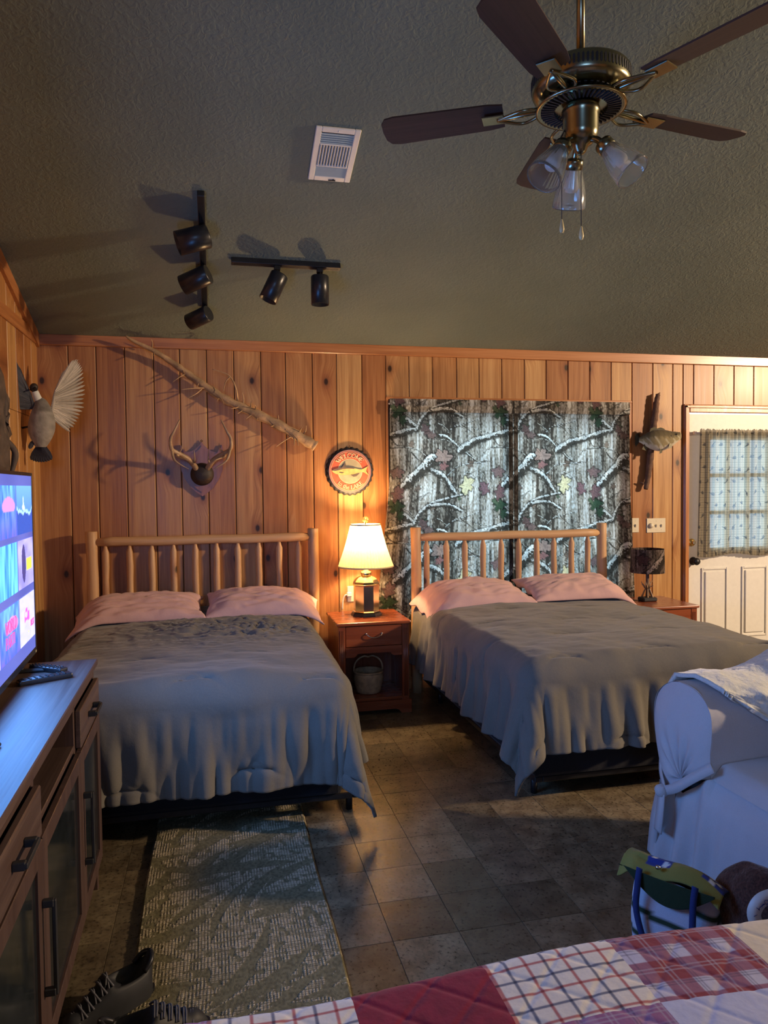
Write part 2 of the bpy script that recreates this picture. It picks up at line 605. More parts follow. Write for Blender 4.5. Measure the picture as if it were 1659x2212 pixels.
t.links.new(ramp(t, nn, [(0.3, 0.85), (0.7, 0.95)]), b.inputs['Base Color'])
M_BULB = m
m, t, b = newmat('lit_bulb')
b.inputs['Emission Color'].default_value = (1.0, 0.72, 0.38, 1)
b.inputs['Emission Strength'].default_value = 30
nn = nd(t, 'ShaderNodeTexNoise', {'Scale': 9.0}).outputs[0]
t.links.new(ramp(t, nn, [(0.3, 0.85), (0.7, 0.95)]), b.inputs['Base Color'])
M_LITBULB = m
m, t, b = newmat('pleated_shade_cloth')
tc = nd(t, 'ShaderNodeTexCoord').outputs['Object']
nn = nd(t, 'ShaderNodeTexNoise', {'Vector': tc, 'Scale': 80.0}).outputs[0]
cc = ramp(t, nn, [(0.3, (0.66, 0.52, 0.30)), (0.7, (0.74, 0.60, 0.37))])
t.links.new(cc, b.inputs['Base Color'])
b.inputs['Roughness'].default_value = 0.9
tr = nd(t, 'ShaderNodeBsdfTranslucent', {'Color': cc}).outputs[0]
t.links.new(nd(t, 'ShaderNodeMixShader', {0: 0.34, 1: b.outputs[0], 2: tr}).outputs[0], t.nodes['Material Output'].inputs[0])
M_SHADE = m

# ceiling : knock-down plaster
m, t, b = newmat('knockdown_ceiling')
tc = nd(t, 'ShaderNodeTexCoord').outputs['Object']
n1 = nd(t, 'ShaderNodeTexNoise', {'Vector': tc, 'Scale': 34.0, 'Detail': 5.0, 'Distortion': 1.2}).outputs[0]
n2 = nd(t, 'ShaderNodeTexNoise', {'Vector': tc, 'Scale': 2.2, 'Detail': 2.0}).outputs[0]
n3 = nd(t, 'ShaderNodeTexNoise', {'Vector': tc, 'Scale': 180.0, 'Detail': 2.0}).outputs[0]
h = math_(t, 'ADD', math_(t, 'MULTIPLY', ramp(t, n1, [(0.42, 0.0), (0.62, 1.0)]), math_(t, 'ADD', n2, 0.2)), math_(t, 'MULTIPLY', n3, 0.25))
t.links.new(ramp(t, n2, [(0.3, (0.138, 0.165, 0.128)), (0.7, (0.162, 0.190, 0.148))]), b.inputs['Base Color'])
b.inputs['Roughness'].default_value = 0.8
t.links.new(nd(t, 'ShaderNodeBump', {'Height': h, 'Strength': 0.32, 'Distance': 0.006}).outputs[0], b.inputs['Normal'])
M_CEIL = m

# floor tile
m, t, b = newmat('vinyl_slate_tile')
tc = nd(t, 'ShaderNodeTexCoord').outputs['Object']
inf = nd(t, 'ShaderNodeObjectInfo').outputs['Random']
vv = nd(t, 'ShaderNodeVectorMath', {0: tc, 1: nd(t, 'ShaderNodeCombineXYZ', {0: math_(t, 'MULTIPLY', inf, 31.0), 1: math_(t, 'MULTIPLY', inf, 17.0)}).outputs[0]}, operation='ADD').outputs[0]
n1 = nd(t, 'ShaderNodeTexNoise', {'Vector': vv, 'Scale': 12.0, 'Detail': 5.0, 'Roughness': 0.65}).outputs[0]
n2 = nd(t, 'ShaderNodeTexNoise', {'Vector': vv, 'Scale': 75.0, 'Detail': 3.0}).outputs[0]
c = ramp(t, n1, [(0.3, (0.085, 0.060, 0.034)), (0.5, (0.165, 0.125, 0.074)), (0.72, (0.25, 0.20, 0.12))])
c = mixc(t, 1.0, c, ramp(t, n2, [(0.33, 0.5), (0.5, 1.0)]), 'MULTIPLY')
br = math_(t, 'ADD', math_(t, 'MULTIPLY', inf, 0.7), 0.65)
c = mixc(t, 1.0, c, nd(t, 'ShaderNodeCombineColor', {0: br, 1: br, 2: br}).outputs[0], 'MULTIPLY')
t.links.new(c, b.inputs['Base Color'])
t.links.new(math_(t, 'ADD', math_(t, 'MULTIPLY', n2, 0.30), 0.17), b.inputs['Roughness'])
t.links.new(nd(t, 'ShaderNodeBump', {'Height': n1, 'Strength': 0.25, 'Distance': 0.004}).outputs[0], b.inputs['Normal'])
M_TILE = m
M_GROUT = simple('tile_joint', (0.028, 0.022, 0.015), 0.7)

# ---------------------------------------------------------------- the setting
ZC = 2.49
SL = 0.33
YR = -4.3           # ridge
ZR = ZC - SL * YR
XR, YB = 9.2, -8.6  # right wall, rear wall
H0 = 2.43


def ceil_z(y):
    return ZC - SL * y if y > YR else ZR + SL * (y - YR)


MB().box2((-0.3, YB - 0.2, -0.12), (XR + 0.3, 0.16, -0.006)).make('floor', M_GROUT, kind='structure')
floor = bpy.data.objects['floor']
TS = 0.2265
X0, Y0 = 1.665, -2.902
tm = MB().box((0, 0, -0.0025), (TS - 0.0014, TS - 0.0014, 0.007), 0.0007)
tproto = tm.make('tile', M_TILE, floor)
rnd = random.Random(4)
near_tiles = []
rest = MB()
for i in range(-8, 18):
    for j in range(-8, 14):
        xc = X0 + (i + 0.5) * TS
        yc = Y0 + (j + 0.5) * TS
        if xc < 0.05 or xc > 5.7 or yc > 0.06 or yc < -4.3:
            continue
        near_tiles.append((xc, yc))
# those that the photograph shows: between and before the beds
vis = [p for p in near_tiles if (p[1] < -1.7 and 0.6 < p[0] < 3.7 and p[1] > -4.1) or (1.7 < p[0] < 2.65) or (p[0] > 3.95 and p[1] > -2.3)]
vis = vis[:300]
first = True
for (x, y) in vis:
    o = tproto if first else tproto.copy()
    if not first:
        COL.objects.link(o)
        o.parent = floor
    first = False
    o.location = (x, y, 0)
    o.rotation_euler = (0, 0, rnd.choice((0, PI / 2, PI, -PI / 2)))
vset = set(vis)
i0 = -9
for i in range(-9, 34):
    for j in range(-26, 13):
        xc, yc = X0 + (i + 0.5) * TS, Y0 + (j + 0.5) * TS
        if (xc, yc) in vset or xc < -0.1 or xc > XR or yc > 0.1 or yc < YB:
            continue
        h_ = (TS - 0.0014) / 2
        rest.add([(xc - h_, yc - h_, 0.001), (xc + h_, yc - h_, 0.001), (xc + h_, yc + h_, 0.001), (xc - h_, yc + h_, 0.001)], [(0, 1, 2, 3)])
rest.make('tile_field', M_TILE, floor, kind='stuff', fix=False)

# back wall: backing with window and door holes
WX0, WX1, WZ0, WZ1 = 2.43, 4.17, 0.62, 2.02
DX0, DX1, DZ1 = 4.807, 5.727, 2.048
wb = MB()
for a, c in (((-0.25, 0.012, -0.1), (WX0, 0.14, 2.75)), ((WX0, 0.012, -0.1), (WX1, 0.14, WZ0)), ((WX0, 0.012, WZ1), (WX1, 0.14, 2.75)),
             ((WX1, 0.012, -0.1), (DX0 - 0.02, 0.14, 2.75)), ((DX0 - 0.02, 0.012, DZ1 + 0.02), (DX1 + 0.02, 0.14, 2.75)),
             ((DX1 + 0.02, 0.012, -0.1), (XR + 0.2, 0.14, 2.75))):
    wb.box2(a, c)
wall_back = wb.make('wall_back', M_DARKBACK, kind='structure')


def plank(par, x0, x1, z0, z1, y=0.0, th=0.014, axis='x', mat=None, topz=None):
    w = (x1 - x0) - 0.0045
    L = z1 - z0
    bm = bmesh.new()
    hw, e = w / 2, 0.004
    prof = [(-hw, 0.006), (-hw, -th + e), (-hw + e, -th), (hw - e, -th), (hw, -th + e), (hw, 0.006)]
    vs = []
    for z in (-L / 2, L / 2):
        for (px, py) in prof:
            zz = z
            if topz and z > 0:
                zz = topz((x0 + x1) / 2 + px) - (z0 + z1) / 2
            vs.append((px, py, zz) if axis == 'x' else (-py, px, zz))
    n = len(prof)
    fs = [(i, (i + 1) % n, (i + 1) % n + n, i + n) for i in range(n)] + [tuple(range(n))[::-1], tuple(range(n, 2 * n))]
    bm.free()
    c = ((x0 + x1) / 2, y, (z0 + z1) / 2) if axis == 'x' else (y, (x0 + x1) / 2, (z0 + z1) / 2)
    return MB().add(vs, fs).make('plank', mat or M_PLANK, par, loc=c)


seams = [0.0, 0.2, 0.372, 0.552, 0.736, 0.904, 1.081, 1.263, 1.446, 1.616, 1.804, 1.976, 2.16, 2.335]
for a, c in zip(seams[:-1], seams[1:]):
    plank(wall_back, a, c, 0.0, H0 + 0.005)
sm2 = [2.335, 2.508, 2.686, 2.871, 3.045, 3.224, 3.406, 3.583, 3.763, 3.946, 4.127, 4.306]
for a, c in zip(sm2[:-1], sm2[1:]):
    plank(wall_back, a, c, 2.135, H0 + 0.005)
    plank(wall_back, a, c, 0.0, WZ0 - 0.03)
for a, c in ((4.306, 4.488), (4.488, 4.665), (4.665, 4.757)):
    plank(wall_back, a, c, 0.0, H0 + 0.005)
plank(wall_back, 4.757, 4.852, 2.11, H0 + 0.005)
x = 4.852
while x < 5.75:
    plank(wall_back, x, min(x + 0.185, 5.80), 2.11, H0 + 0.005)
    x += 0.185
x = 5.80
while x < XR - 0.05:
    plank(wall_back, x, min(x + 0.185, XR), 0.0, H0 + 0.005)
    x += 0.185
# side jambs of the window recess
MB().box2((2.335, -0.016, 0.6), (2.352, 0.006, 2.135), 0.003).make('trim_3', M_TRIMZ, kind='structure')
MB().box2((4.262, -0.014, 0.6), (4.306, 0.006, 2.135), 0.003).make('trim_4', M_TRIMZ, kind='structure')
MB().box2((2.335, -0.018, 2.118), (4.306, 0.006, 2.136), 0.003).make('trim_5', M_TRIMX, kind='structure')

# crown board on the back wall
MB().box2((-0.002, -0.032, H0), (XR, 0.006, ZC + 0.012), 0.004).make('trim_1', M_TRIMX, kind='structure')
MB().box2((0.0, -0.022, 0.0), (4.0, -0.0145, 0.09), 0.003).make('baseboard_back', M_TRIMX, kind='structure')

# left wall
wl = MB()
pts = [(-8.7, -0.1), (0.14, -0.1), (0.14, ceil_z(0.0) + 0.05), (YR, ZR + 0.12), (-8.7, ceil_z(-8.7) + 0.1)]
wl.prism(pts, (-0.15, 0, 0), (0, 1, 0), (0, 0, 1), (0.138, 0, 0))
wall_left = wl.make('wall_left', M_DARKBACK, kind='structure')
ls = [0.0, -0.173, -0.355, -0.54, -0.72, -0.90]
while ls[-1] > -5.4:
    ls.append(ls[-1] - 0.183)
for k, (c, a) in enumerate(zip(ls[:-1], ls[1:])):
    plank(wall_left, a, c, 0.0, 1.945, axis='y')
    plank(wall_left, a, c, 1.948, H0 + 0.003, axis='y')
    plank(wall_left, a, c, H0 + 0.075, (ceil_z(a) + ceil_z(c)) / 2 - 0.01, axis='y', topz=lambda yy: ceil_z(yy) - 0.005)
MB().box2((0.0, -5.6, H0), (0.026, -0.03, H0 + 0.078), 0.004).make('trim_2', M_TRIMY, kind='structure')
# sloped rake board under the ceiling
rk = MB()
rk.prism([(-0.03, ceil_z(-0.03) - 0.085), (-0.03, ceil_z(-0.03) + 0.004), (YR, ZR + 0.004), (YR, ZR - 0.085)], (0.014, 0, 0), (0, 1, 0), (0, 0, 1), (0.02, 0, 0))
rk.make('trim_6', M_TRIMY, kind='structure')

# right and rear walls, plain panelled shells outside the picture
MB().box2((XR, YB, -0.1), (XR + 0.14, 0.14, 4.1)).make('wall_right', M_PLANK, kind='structure')
MB().box2((-0.15, YB - 0.14, -0.1), (XR + 0.14, YB, 2.9)).make('wall_rear', M_PLANK, kind='structure')

# ceiling: two slopes meeting at the ridge, with a plastered surface
cm = MB()
sec = [(0.14, ZC - SL * 0.14), (YR, ZR), (YB - 0.14, ceil_z(YB - 0.14)), (YB - 0.14, ceil_z(YB - 0.14) + 0.12), (YR, ZR + 0.12), (0.14, ZC - SL * 0.14 + 0.12)]
cm.prism(sec, (-0.16, 0, 0), (0, 1, 0), (0, 0, 1), (XR + 0.32, 0, 0))
cm.make('ceiling', M_CEIL, kind='structure')

# window
wn = struct_empty('window_1', ((WX0 + WX1) / 2, 0.06, 0))
fm = MB()
xm = (WX0 + WX1) / 2
for a, c in (((WX0, 0, WZ0), (WX0 + 0.05, 0.06, WZ1)), ((WX1 - 0.05, 0, WZ0), (WX1, 0.06, WZ1)), ((WX0 + 0.05, 0, WZ0), (WX1 - 0.05, 0.06, WZ0 + 0.05)),
             ((WX0 + 0.05, 0, WZ1 - 0.05), (WX1 - 0.05, 0.06, WZ1)), ((3.27, 0, WZ0 + 0.05), (3.33, 0.06, WZ1 - 0.05))):
    fm.box2((a[0] - xm, a[1], a[2]), (c[0] - xm, c[1], c[2]), 0.004)
fm.make('window_frame', M_WHITE, wn)
for a, c in ((WX0 + 0.05, 3.27), (3.33, WX1 - 0.05)):
    MB().box2((a - xm, 0.026, WZ0 + 0.05), (c - xm, 0.032, WZ1 - 0.05)).make('pane', M_PANE, wn)

# door
dr = struct_empty('door_1', (DX0, 0.0, 0))
dw = DX1 - DX0
PX = [(0.205, 0.362), (0.392, 0.549), (0.579, 0.736)]   # pane columns
PZ = [(0.965, 1.235), (1.265, 1.535), (1.565, 1.835)]
sl = MB()
wx0, wx1, wz0, wz1 = 0.19, 0.751, 0.95, 1.85
y0, y1 = 0.004, 0.048
for a, c in (((0.004, y0, 0.012), (wx0, y1, 2.042)), ((wx1, y0, 0.012), (dw - 0.004, y1, 2.042)), ((wx0, y0, wz1), (wx1, y1, 2.042)), ((wx0, y0, 0.012), (wx1, y1, wz0))):
    sl.box2(a, c)
sl.make('door_slab', M_WHITE, dr)
for (px0, px1) in ((0.133, 0.377), (0.509, 0.753)):
    pm = MB()
    z0, z1 = 0.225, 0.803
    for a, c in (((px0, -0.006, z0), (px0 + 0.016, y0, z1)), ((px1 - 0.016, -0.006, z0), (px1, y0, z1)),
                 ((px0 + 0.016, -0.006, z0), (px1 - 0.016, y0, z0 + 0.016)), ((px0 + 0.016, -0.006, z1 - 0.016), (px1 - 0.016, y0, z1))):
        pm.box2(a, c, 0.003)
    pm.box2((px0 + 0.03, -0.008, z0 + 0.03), (px1 - 0.03, y0 + 0.001, z1 - 0.03), 0.010)
    pm.make('door_panel', M_WHITE, dr)
lf = MB()
for a, c in (((wx0 - 0.03, -0.012, wz0 - 0.03), (wx0 + 0.014, 0.05, wz1 + 0.03)), ((wx1 - 0.014, -0.012, wz0 - 0.03), (wx1 + 0.03, 0.05, wz1 + 0.03)),
             ((wx0 + 0.014, -0.012, wz0 - 0.03), (wx1 - 0.014, 0.05, wz0 + 0.014)), ((wx0 + 0.014, -0.012, wz1 - 0.014), (wx1 - 0.014, 0.05, wz1 + 0.03))):
    lf.box2(a, c, 0.004)
lite = lf.make('lite_frame', M_WHITE, dr)
mt = MB()
for k in (0, 1):
    mt.box2((PX[k][1], -0.004, wz0 + 0.01), (PX[k + 1][0], 0.046, wz1 - 0.01), 0.004)
    mt.box2((wx0 + 0.01, -0.003, PZ[k][1]), (wx1 - 0.01, 0.045, PZ[k + 1][0]), 0.004)
mt.make('muntin', M_WHITE, lite)
for a, c in PX:
    for e, g in PZ:
        MB().box2((a - 0.003, 0.018, e - 0.003), (c + 0.003, 0.024, g + 0.003)).make('pane', M_PANE, dr)
kn = MB()
Ry = Matrix.Rotation(PI / 2, 3, 'X')
kn.lathe([(0.033, 0), (0.033, 0.006), (0.012, 0.01), (0.012, 0.03), (0.026, 0.04), (0.03, 0.052), (0.024, 0.064), (0, 0.068)], 24, (0.058, 0.006, 0.862), Ry)
kn.make('door_knob', M_DARKM, dr, label='dark bronze door knob')
kn = MB()
kn.lathe([(0.031, 0), (0.031, 0.008), (0.026, 0.016), (0, 0.018)], 24, (0.044, 0.006, 1.012), Ry)
kn.box((0.044, -0.022, 1.012), (0.008, 0.02, 0.03), 0.003)
kn.make('deadbolt', M_BRASS, dr, label='brass deadbolt')
cs = MB()
for a, c in (((-0.052, -0.034, 0.0), (-0.001, 0.006, 2.115)), ((dw + 0.001, -0.034, 0.0), (dw + 0.06, 0.006, 2.115)), ((-0.001, -0.034, 2.05), (dw + 0.001, 0.006, 2.115))):
    cs.box2(a, c, 0.006)
for a, c in (((-0.044, -0.042, 0.0), (-0.022, -0.03, 2.107)), ((-0.044, -0.042, 2.085), (dw + 0.04, -0.03, 2.107))):
    cs.box2(a, c, 0.004)
cs.make('door_casing', M_TRIMZ, dr)
MB().box2((-0.001, -0.03, 0.0), (dw + 0.001, 0.06, 0.018), 0.003).make('threshold', M_DARKM, dr)

# ---------------------------------------------------------------- printed camouflage (a repeat .79 x .69 m)
CW, CH = 0.79, 0.69
CNX, CNY = 395, 345


def camo_tile():
    gx, gy = np.meshgrid((np.arange(CNX) + 0.5) / CNX, (np.arange(CNY) + 0.5) / CNY, indexing='ij')  # gy down
    U, V = gx * CW, gy * CH
    s1 = vn(gx * 110, gy * 6, 1, 110, 6)
    s2 = vn(gx * 48, gy * 3, 2, 48, 3)
    s3 = vn(gx * 14, gy * 2, 3, 14, 2)
    s4 = vn(gx * 160, gy * 60, 4, 160, 60)
    f = 0.35 * s1 + 0.3 * s2 + 0.35 * s3 + (s4 - 0.5) * 0.35
    dark = np.array([0.045, 0.038, 0.03])
    mid = np.array([0.24, 0.22, 0.18])
    light = np.array([0.50, 0.50, 0.46])
    a = sst(0.30, 0.52, f)[..., None]
    c2 = sst(0.52, 0.78, f)[..., None]
    C = dark * (1 - a) + mid * a
    C = C * (1 - c2) + light * c2
    C = C * (0.62 + 0.6 * vn(gx * 5, gy * 4, 6, 5, 4))[..., None]
    K = 1178.0
    K2 = 1050.0

    def per(a_, P):
        return (a_ + P / 2) % P - P / 2

    def branch(pts, w0, w1, lightc, seed):
        nonlocal C
        pts = [Vector((p[0] / K * CW, (p[1] - 60) / K2 * CH)) for p in pts]
        q = spline([Vector((p.x, p.y, 0)) for p in pts], 6)
        n = len(q) - 1
        best = np.full(U.shape, 9.0)
        side = np.zeros(U.shape)
        ww = np.zeros(U.shape)
        for i in range(n):
            a_, b_ = q[i], q[i + 1]
            mx, my = (a_.x + b_.x) / 2, (a_.y + b_.y) / 2
            X_ = per(U - mx, CW)
            Y_ = per(V - my, CH)
            dx, dy = b_.x - a_.x, b_.y - a_.y
            L = math.hypot(dx, dy) + 1e-9
            tt = np.clip((X_ * dx + Y_ * dy) / L / L, -0.5, 0.5)
            ex, ey = X_ - tt * dx, Y_ - tt * dy
            d = np.hypot(ex, ey)
            mk = d < best
            best = np.where(mk, d, best)
            sd = ey * abs(dx) / L - ex * dy / L * (1 if dx >= 0 else -1)
            side = np.where(mk, sd, side)
            ww = np.where(mk, (w0 + (w1 - w0) * i / n) / K * CW / 2, ww)
        edge = ww * (0.72 + 0.5 * vn(gx * 24, gy * 21, seed, 24, 21))
        inside = best < edge
        shade = best < edge * 1.35
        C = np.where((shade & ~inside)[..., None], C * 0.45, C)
        r = side / (edge + 1e-6)
        tx = vn(gx * 120, gy * 100, seed + 5, 120, 100)
        tx2 = vn(gx * 64, gy * 56, seed + 8, 64, 56)
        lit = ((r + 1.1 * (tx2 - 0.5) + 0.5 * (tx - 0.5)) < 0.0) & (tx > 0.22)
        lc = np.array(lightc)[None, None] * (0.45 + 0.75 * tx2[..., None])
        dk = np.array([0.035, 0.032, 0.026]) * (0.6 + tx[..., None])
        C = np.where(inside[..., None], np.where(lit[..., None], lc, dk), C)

    def leaf(x, y, r, col, seed, rot=0.0):
        nonlocal C
        X_ = per(U - x / K * CW, CW)
        Y_ = per(V - (y - 60) / K2 * CH, CH)
        R_ = r / K * CW
        d = np.hypot(X_, Y_) / R_
        th = np.arctan2(Y_, X_) + rot
        edge = 0.70 + 0.16 * np.cos(5 * th + seed) + 0.13 * np.cos(2 * th + seed) + 0.10 * np.cos(9 * th + 1.3)
        ins = d < edge
        sh = d < edge + 0.14
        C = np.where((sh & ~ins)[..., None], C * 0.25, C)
        v = (0.7 + 0.5 * vn(gx * 130, gy * 110, seed, 130, 110))[..., None]
        vein = (np.abs(np.sin(2.5 * th + seed / 2)) < 0.09)[..., None]
        C = np.where(ins[..., None], np.where(vein, 0.5, 1.0) * np.array(col) * v, C)

    bark = (0.50, 0.51, 0.47)
    rq = np.random.RandomState(21)
    for k in range(26):
        x_, y_ = rq.uniform(0, K), rq.uniform(60, 60 + K2)
        a_ = rq.uniform(-0.9, 0.9)
        L_ = rq.uniform(90, 260)
        c1_ = (0.42, 0.42, 0.37) if rq.rand() < 0.45 else (0.09, 0.08, 0.065)
        branch([(x_, y_), (x_ + 0.5 * L_ * math.cos(a_), y_ + 0.5 * L_ * math.sin(a_) + rq.uniform(-25, 25)), (x_ + L_ * math.cos(a_), y_ + L_ * math.sin(a_))], rq.uniform(8, 18), 4, c1_, 60 + k)
    for k in range(16):
        leaf(rq.uniform(0, K), rq.uniform(60, 60 + K2), rq.uniform(28, 60), [(0.12, 0.09, 0.07), (0.16, 0.12, 0.09), (0.08, 0.07, 0.055), (0.06, 0.08, 0.05)][k % 4], 40 + k, rq.uniform(0, 6))
    branch([(600, 480), (700, 500), (860, 640), (1010, 750)], 38, 14, (0.55, 0.57, 0.52), 11)
    branch([(700, 440), (780, 370), (930, 330), (1060, 300)], 12, 6, bark, 12)
    branch([(20, 620), (200, 620), (360, 660), (470, 745)], 16, 9, (0.4, 0.4, 0.35), 13)
    branch([(690, 930), (760, 850), (870, 800), (1130, 780)], 14, 6, bark, 14)
    branch([(480, 860), (650, 940), (720, 1030), (780, 1120)], 62, 40, bark, 15)
    branch([(190, 1050), (340, 910), (530, 740)], 95, 130, (0.56, 0.58, 0.54), 16)
    branch([(190, 300), (280, 370), (350, 410)], 60, 40, bark, 17)
    branch([(-340, 640), (-170, 540), (20, 495), (200, 450), (340, 420), (390, 320), (480, 215), (640, 140), (860, 85)], 85, 30, bark, 18)
    branch([(500, 215), (620, 195), (740, 205), (850, 265)], 50, 34, bark, 19)
    leaf(130, 230, 85, (0.03, 0.055, 0.032), 1)
    leaf(175, 320, 60, (0.03, 0.05, 0.03), 2, 0.5)
    leaf(70, 180, 45, (0.06, 0.085, 0.05), 3, 1.0)
    leaf(440, 420, 70, (0.085, 0.055, 0.05), 4)
    leaf(500, 480, 60, (0.12, 0.08, 0.07), 5, 0.4)
    leaf(640, 710, 110, (0.23, 0.16, 0.13), 6)
    leaf(640, 820, 60, (0.20, 0.10, 0.09), 7)
    leaf(915, 1030, 110, (0.44, 0.40, 0.24), 8, 0.3)
    leaf(130, 1130, 90, (0.12, 0.07, 0.07), 9)
    leaf(1120, 1080, 80, (0.13, 0.075, 0.08), 10)
    leaf(110, 900, 85, (0.13, 0.085, 0.08), 11, 0.6)
    return np.clip(C, 0.01, 0.9)


CT = camo_tile()


def camo(u, v):
    """colour at cloth position u (m, right), v (m, down)"""
    i = np.floor((u % CW) / CW * CNX).astype(int) % CNX
    j = np.floor((v % CH) / CH * CNY).astype(int) % CNY
    return CT[i, j]


# camouflage curtains, one cloth each side of the middle
def curtain(x0, x1, label, dark_edge, bulge, ushift):
    nx, nz = 200, 320
    ztop, zbot = 2.113, 0.50
    u = np.linspace(0, 1, nx)[:, None] * np.ones((1, nz))
    v = np.linspace(0, 1, nz)[None, :] * np.ones((nx, 1))
    wtop = x1 - x0
    X_ = x0 + u * wtop
    X_ = X_ + bulge * sst(0.25, 1.0, v) * (u if bulge > 0 else (1 - u))
    Z_ = ztop + (zbot - ztop) * v + 0.006 * np.sin(u * 9)
    fold = 0.010 * np.sin(u * wtop * 2 * PI / 0.21 + 1.2 * np.sin(v * 2)) * (0.35 + v) + 0.005 * np.sin(u * 55 + 2 * v)
    Y_ = -0.052 + fold * sst(0.0, 0.12, v) + 0.004 * (vn(u * 30, v * 10, 5) - 0.5)
    Y_ = np.minimum(Y_, -0.028)
    C = camo(u * wtop * 1.02 + ushift, v * (ztop - zbot) + 0.02)
    P = np.stack([X_, Y_, Z_], -1)
    o = thing('curtain', label, 'curtain', ((x0 + x1) / 2, -0.05, zbot))
    P = P - np.array([(x0 + x1) / 2, -0.05, zbot])
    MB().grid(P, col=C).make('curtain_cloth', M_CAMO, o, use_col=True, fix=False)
    # rod pocket: the doubled header
    hz = np.linspace(ztop + 0.004, ztop - 0.092, 24)
    xs = np.linspace(x0, x1, 200)
    U2, Z2 = np.meshgrid((xs - x0), hz, indexing='ij')
    Yh = -0.066 + 0.006 * np.sin(U2 * 40) * (0.5 + 0.5 * np.sin(U2 * 7)) - 0.006 * np.exp(-((Z2 - ztop + 0.045) / 0.02) ** 2)
    P2 = np.stack([U2 + x0, Yh, Z2], -1) - np.array([(x0 + x1) / 2, -0.05, zbot])
    C2 = camo(U2 * 1.02 + ushift, (ztop - Z2) + 0.02)
    MB().grid(P2, col=C2).make('rod_pocket', M_CAMOH, o, use_col=True, fix=False)
    # doubled inner hem where the cloths meet; print darkened to imitate blocked backlight
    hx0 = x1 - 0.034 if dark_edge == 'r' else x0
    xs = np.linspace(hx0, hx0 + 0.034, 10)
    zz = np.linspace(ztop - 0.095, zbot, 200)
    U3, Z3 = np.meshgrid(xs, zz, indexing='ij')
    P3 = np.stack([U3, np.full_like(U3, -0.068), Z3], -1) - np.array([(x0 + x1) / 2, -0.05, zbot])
    MB().grid(P3, col=0.3 * camo(U3 - x0 + ushift, ztop - Z3 + 0.02)).make('darkened_side_hem', M_ATTRC, o, use_col=True, fix=False)
    return o


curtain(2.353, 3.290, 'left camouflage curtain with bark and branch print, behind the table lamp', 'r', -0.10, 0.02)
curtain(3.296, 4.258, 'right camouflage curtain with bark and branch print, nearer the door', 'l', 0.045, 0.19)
rod = MB().tube([(2.353, -0.022, 2.085), (4.258, -0.022, 2.085)], 0.006, 8)
tag(rod.make('curtain_rod', M_WHITE), 'thin white rod inside the header of the camouflage curtains', 'rod')

# sheer curtain on the door
sx0, sx1, sz0, sz1 = 4.885, 5.66, 0.905, 1.915
dc = thing('door_curtain', 'sheer checked curtain printed with fishing flies over the door window', 'curtain', (5.27, -0.04, sz0))
nx, nz = 330, 330
u = np.linspace(0, 1, nx)[:, None] * np.ones((1, nz))
v = np.linspace(0, 1, nz)[None, :] * np.ones((nx, 1))
wv = sx1 - sx0
cu = u * 1.15
g = np.sin(u * 62 + 3 * np.sin(u * 9)) * 0.5 + 0.5
Yc = -0.044 - 0.017 * g * (0.75 + 0.25 * np.cos(v * 3)) - 0.004 * np.sin(u * 150)
Xc = sx0 - 0.018 * v * (1 - u) + u * wv
Zc = sz1 - v * (sz1 - sz0) - 0.012 * np.sin(u * 10 + 0.5) * sst(0.8, 1, v) + 0.006 * np.sin(u * 170) * (1 - sst(0, 0.03, v))
base = np.array(lin('#a9a08a'))
ch = ((cu / 0.020) % 1 < 0.22) | ((v * 1.01 / 0.020) % 1 < 0.22)
C = np.where(ch[..., None], base * 0.62, base)
hem = (v < 0.055) | (v > 0.955)
rg = np.random.RandomState(7)
fu, fv = cu, v * 1.01
for r_ in range(11):
    for q_ in range(11):
        cx_ = (q_ + 0.5 * (r_ % 2)) * 0.118 + rg.uniform(-.012, .012)
        cy_ = 0.03 + r_ * 0.095 + rg.uniform(-.014, .014)
        an = rg.choice([0.5, -0.4, 2.4, 1.2, 0.1])
        dx = (fu - cx_) * math.cos(an) + (fv - cy_) * math.sin(an)
        dy = -(fu - cx_) * math.sin(an) + (fv - cy_) * math.cos(an)
        dx, dy = dx / 1.35, dy / 1.35
        body = (np.abs(dx) < 0.017) & (np.abs(dy) < 0.0045 * (1.2 - np.abs(dx) / 0.017))
        wing = (np.hypot((dx - 0.004) / 0.012, (dy + 0.008) / 0.006) < 1)
        tail = (dx < -0.010) & (dx > -0.026) & (np.abs(dy - 0.002) < 0.0018)
        C = np.where((body | tail)[..., None], np.array([0.035, 0.04, 0.045]), np.where(wing[..., None], np.array([0.13, 0.13, 0.12]), C))
P = np.stack([Xc, Yc, Zc], -1) - np.array([5.27, -0.04, sz0])
MB().grid(P, col=C).make('curtain_cloth', M_SHEER, dc, use_col=True, fix=False)
MB().tube([(4.862 - 5.27, -0.032 + 0.04, 1.888 - sz0), (5.70 - 5.27, -0.032 + 0.04, 1.888 - sz0)], 0.006, 10).make('curtain_rod', M_WHITE, dc)
for xx in (4.865, 5.695):
    MB().box((xx - 5.27, -0.015 + 0.04, 1.888 - sz0), (0.022, 0.03, 0.026), 0.004).make('rod_bracket', M_WHITE, dc)

# ---------------------------------------------------------------- log beds


def log_post(h, r, wob):
    mb = MB()
    n = 12
    pts = [(wob * math.sin(i * 0.9), 0.6 * wob * math.cos(i * 1.3), h * i / n) for i in range(n + 1)]
    rad = [r * (1.0 + 0.03 * math.sin(i * 1.7)) for i in range(n + 1)]
    pts.append((pts[-1][0], pts[-1][1], h + 0.004))
    rad.append(r * 0.92)
    return mb.tube(pts, rad, 20)


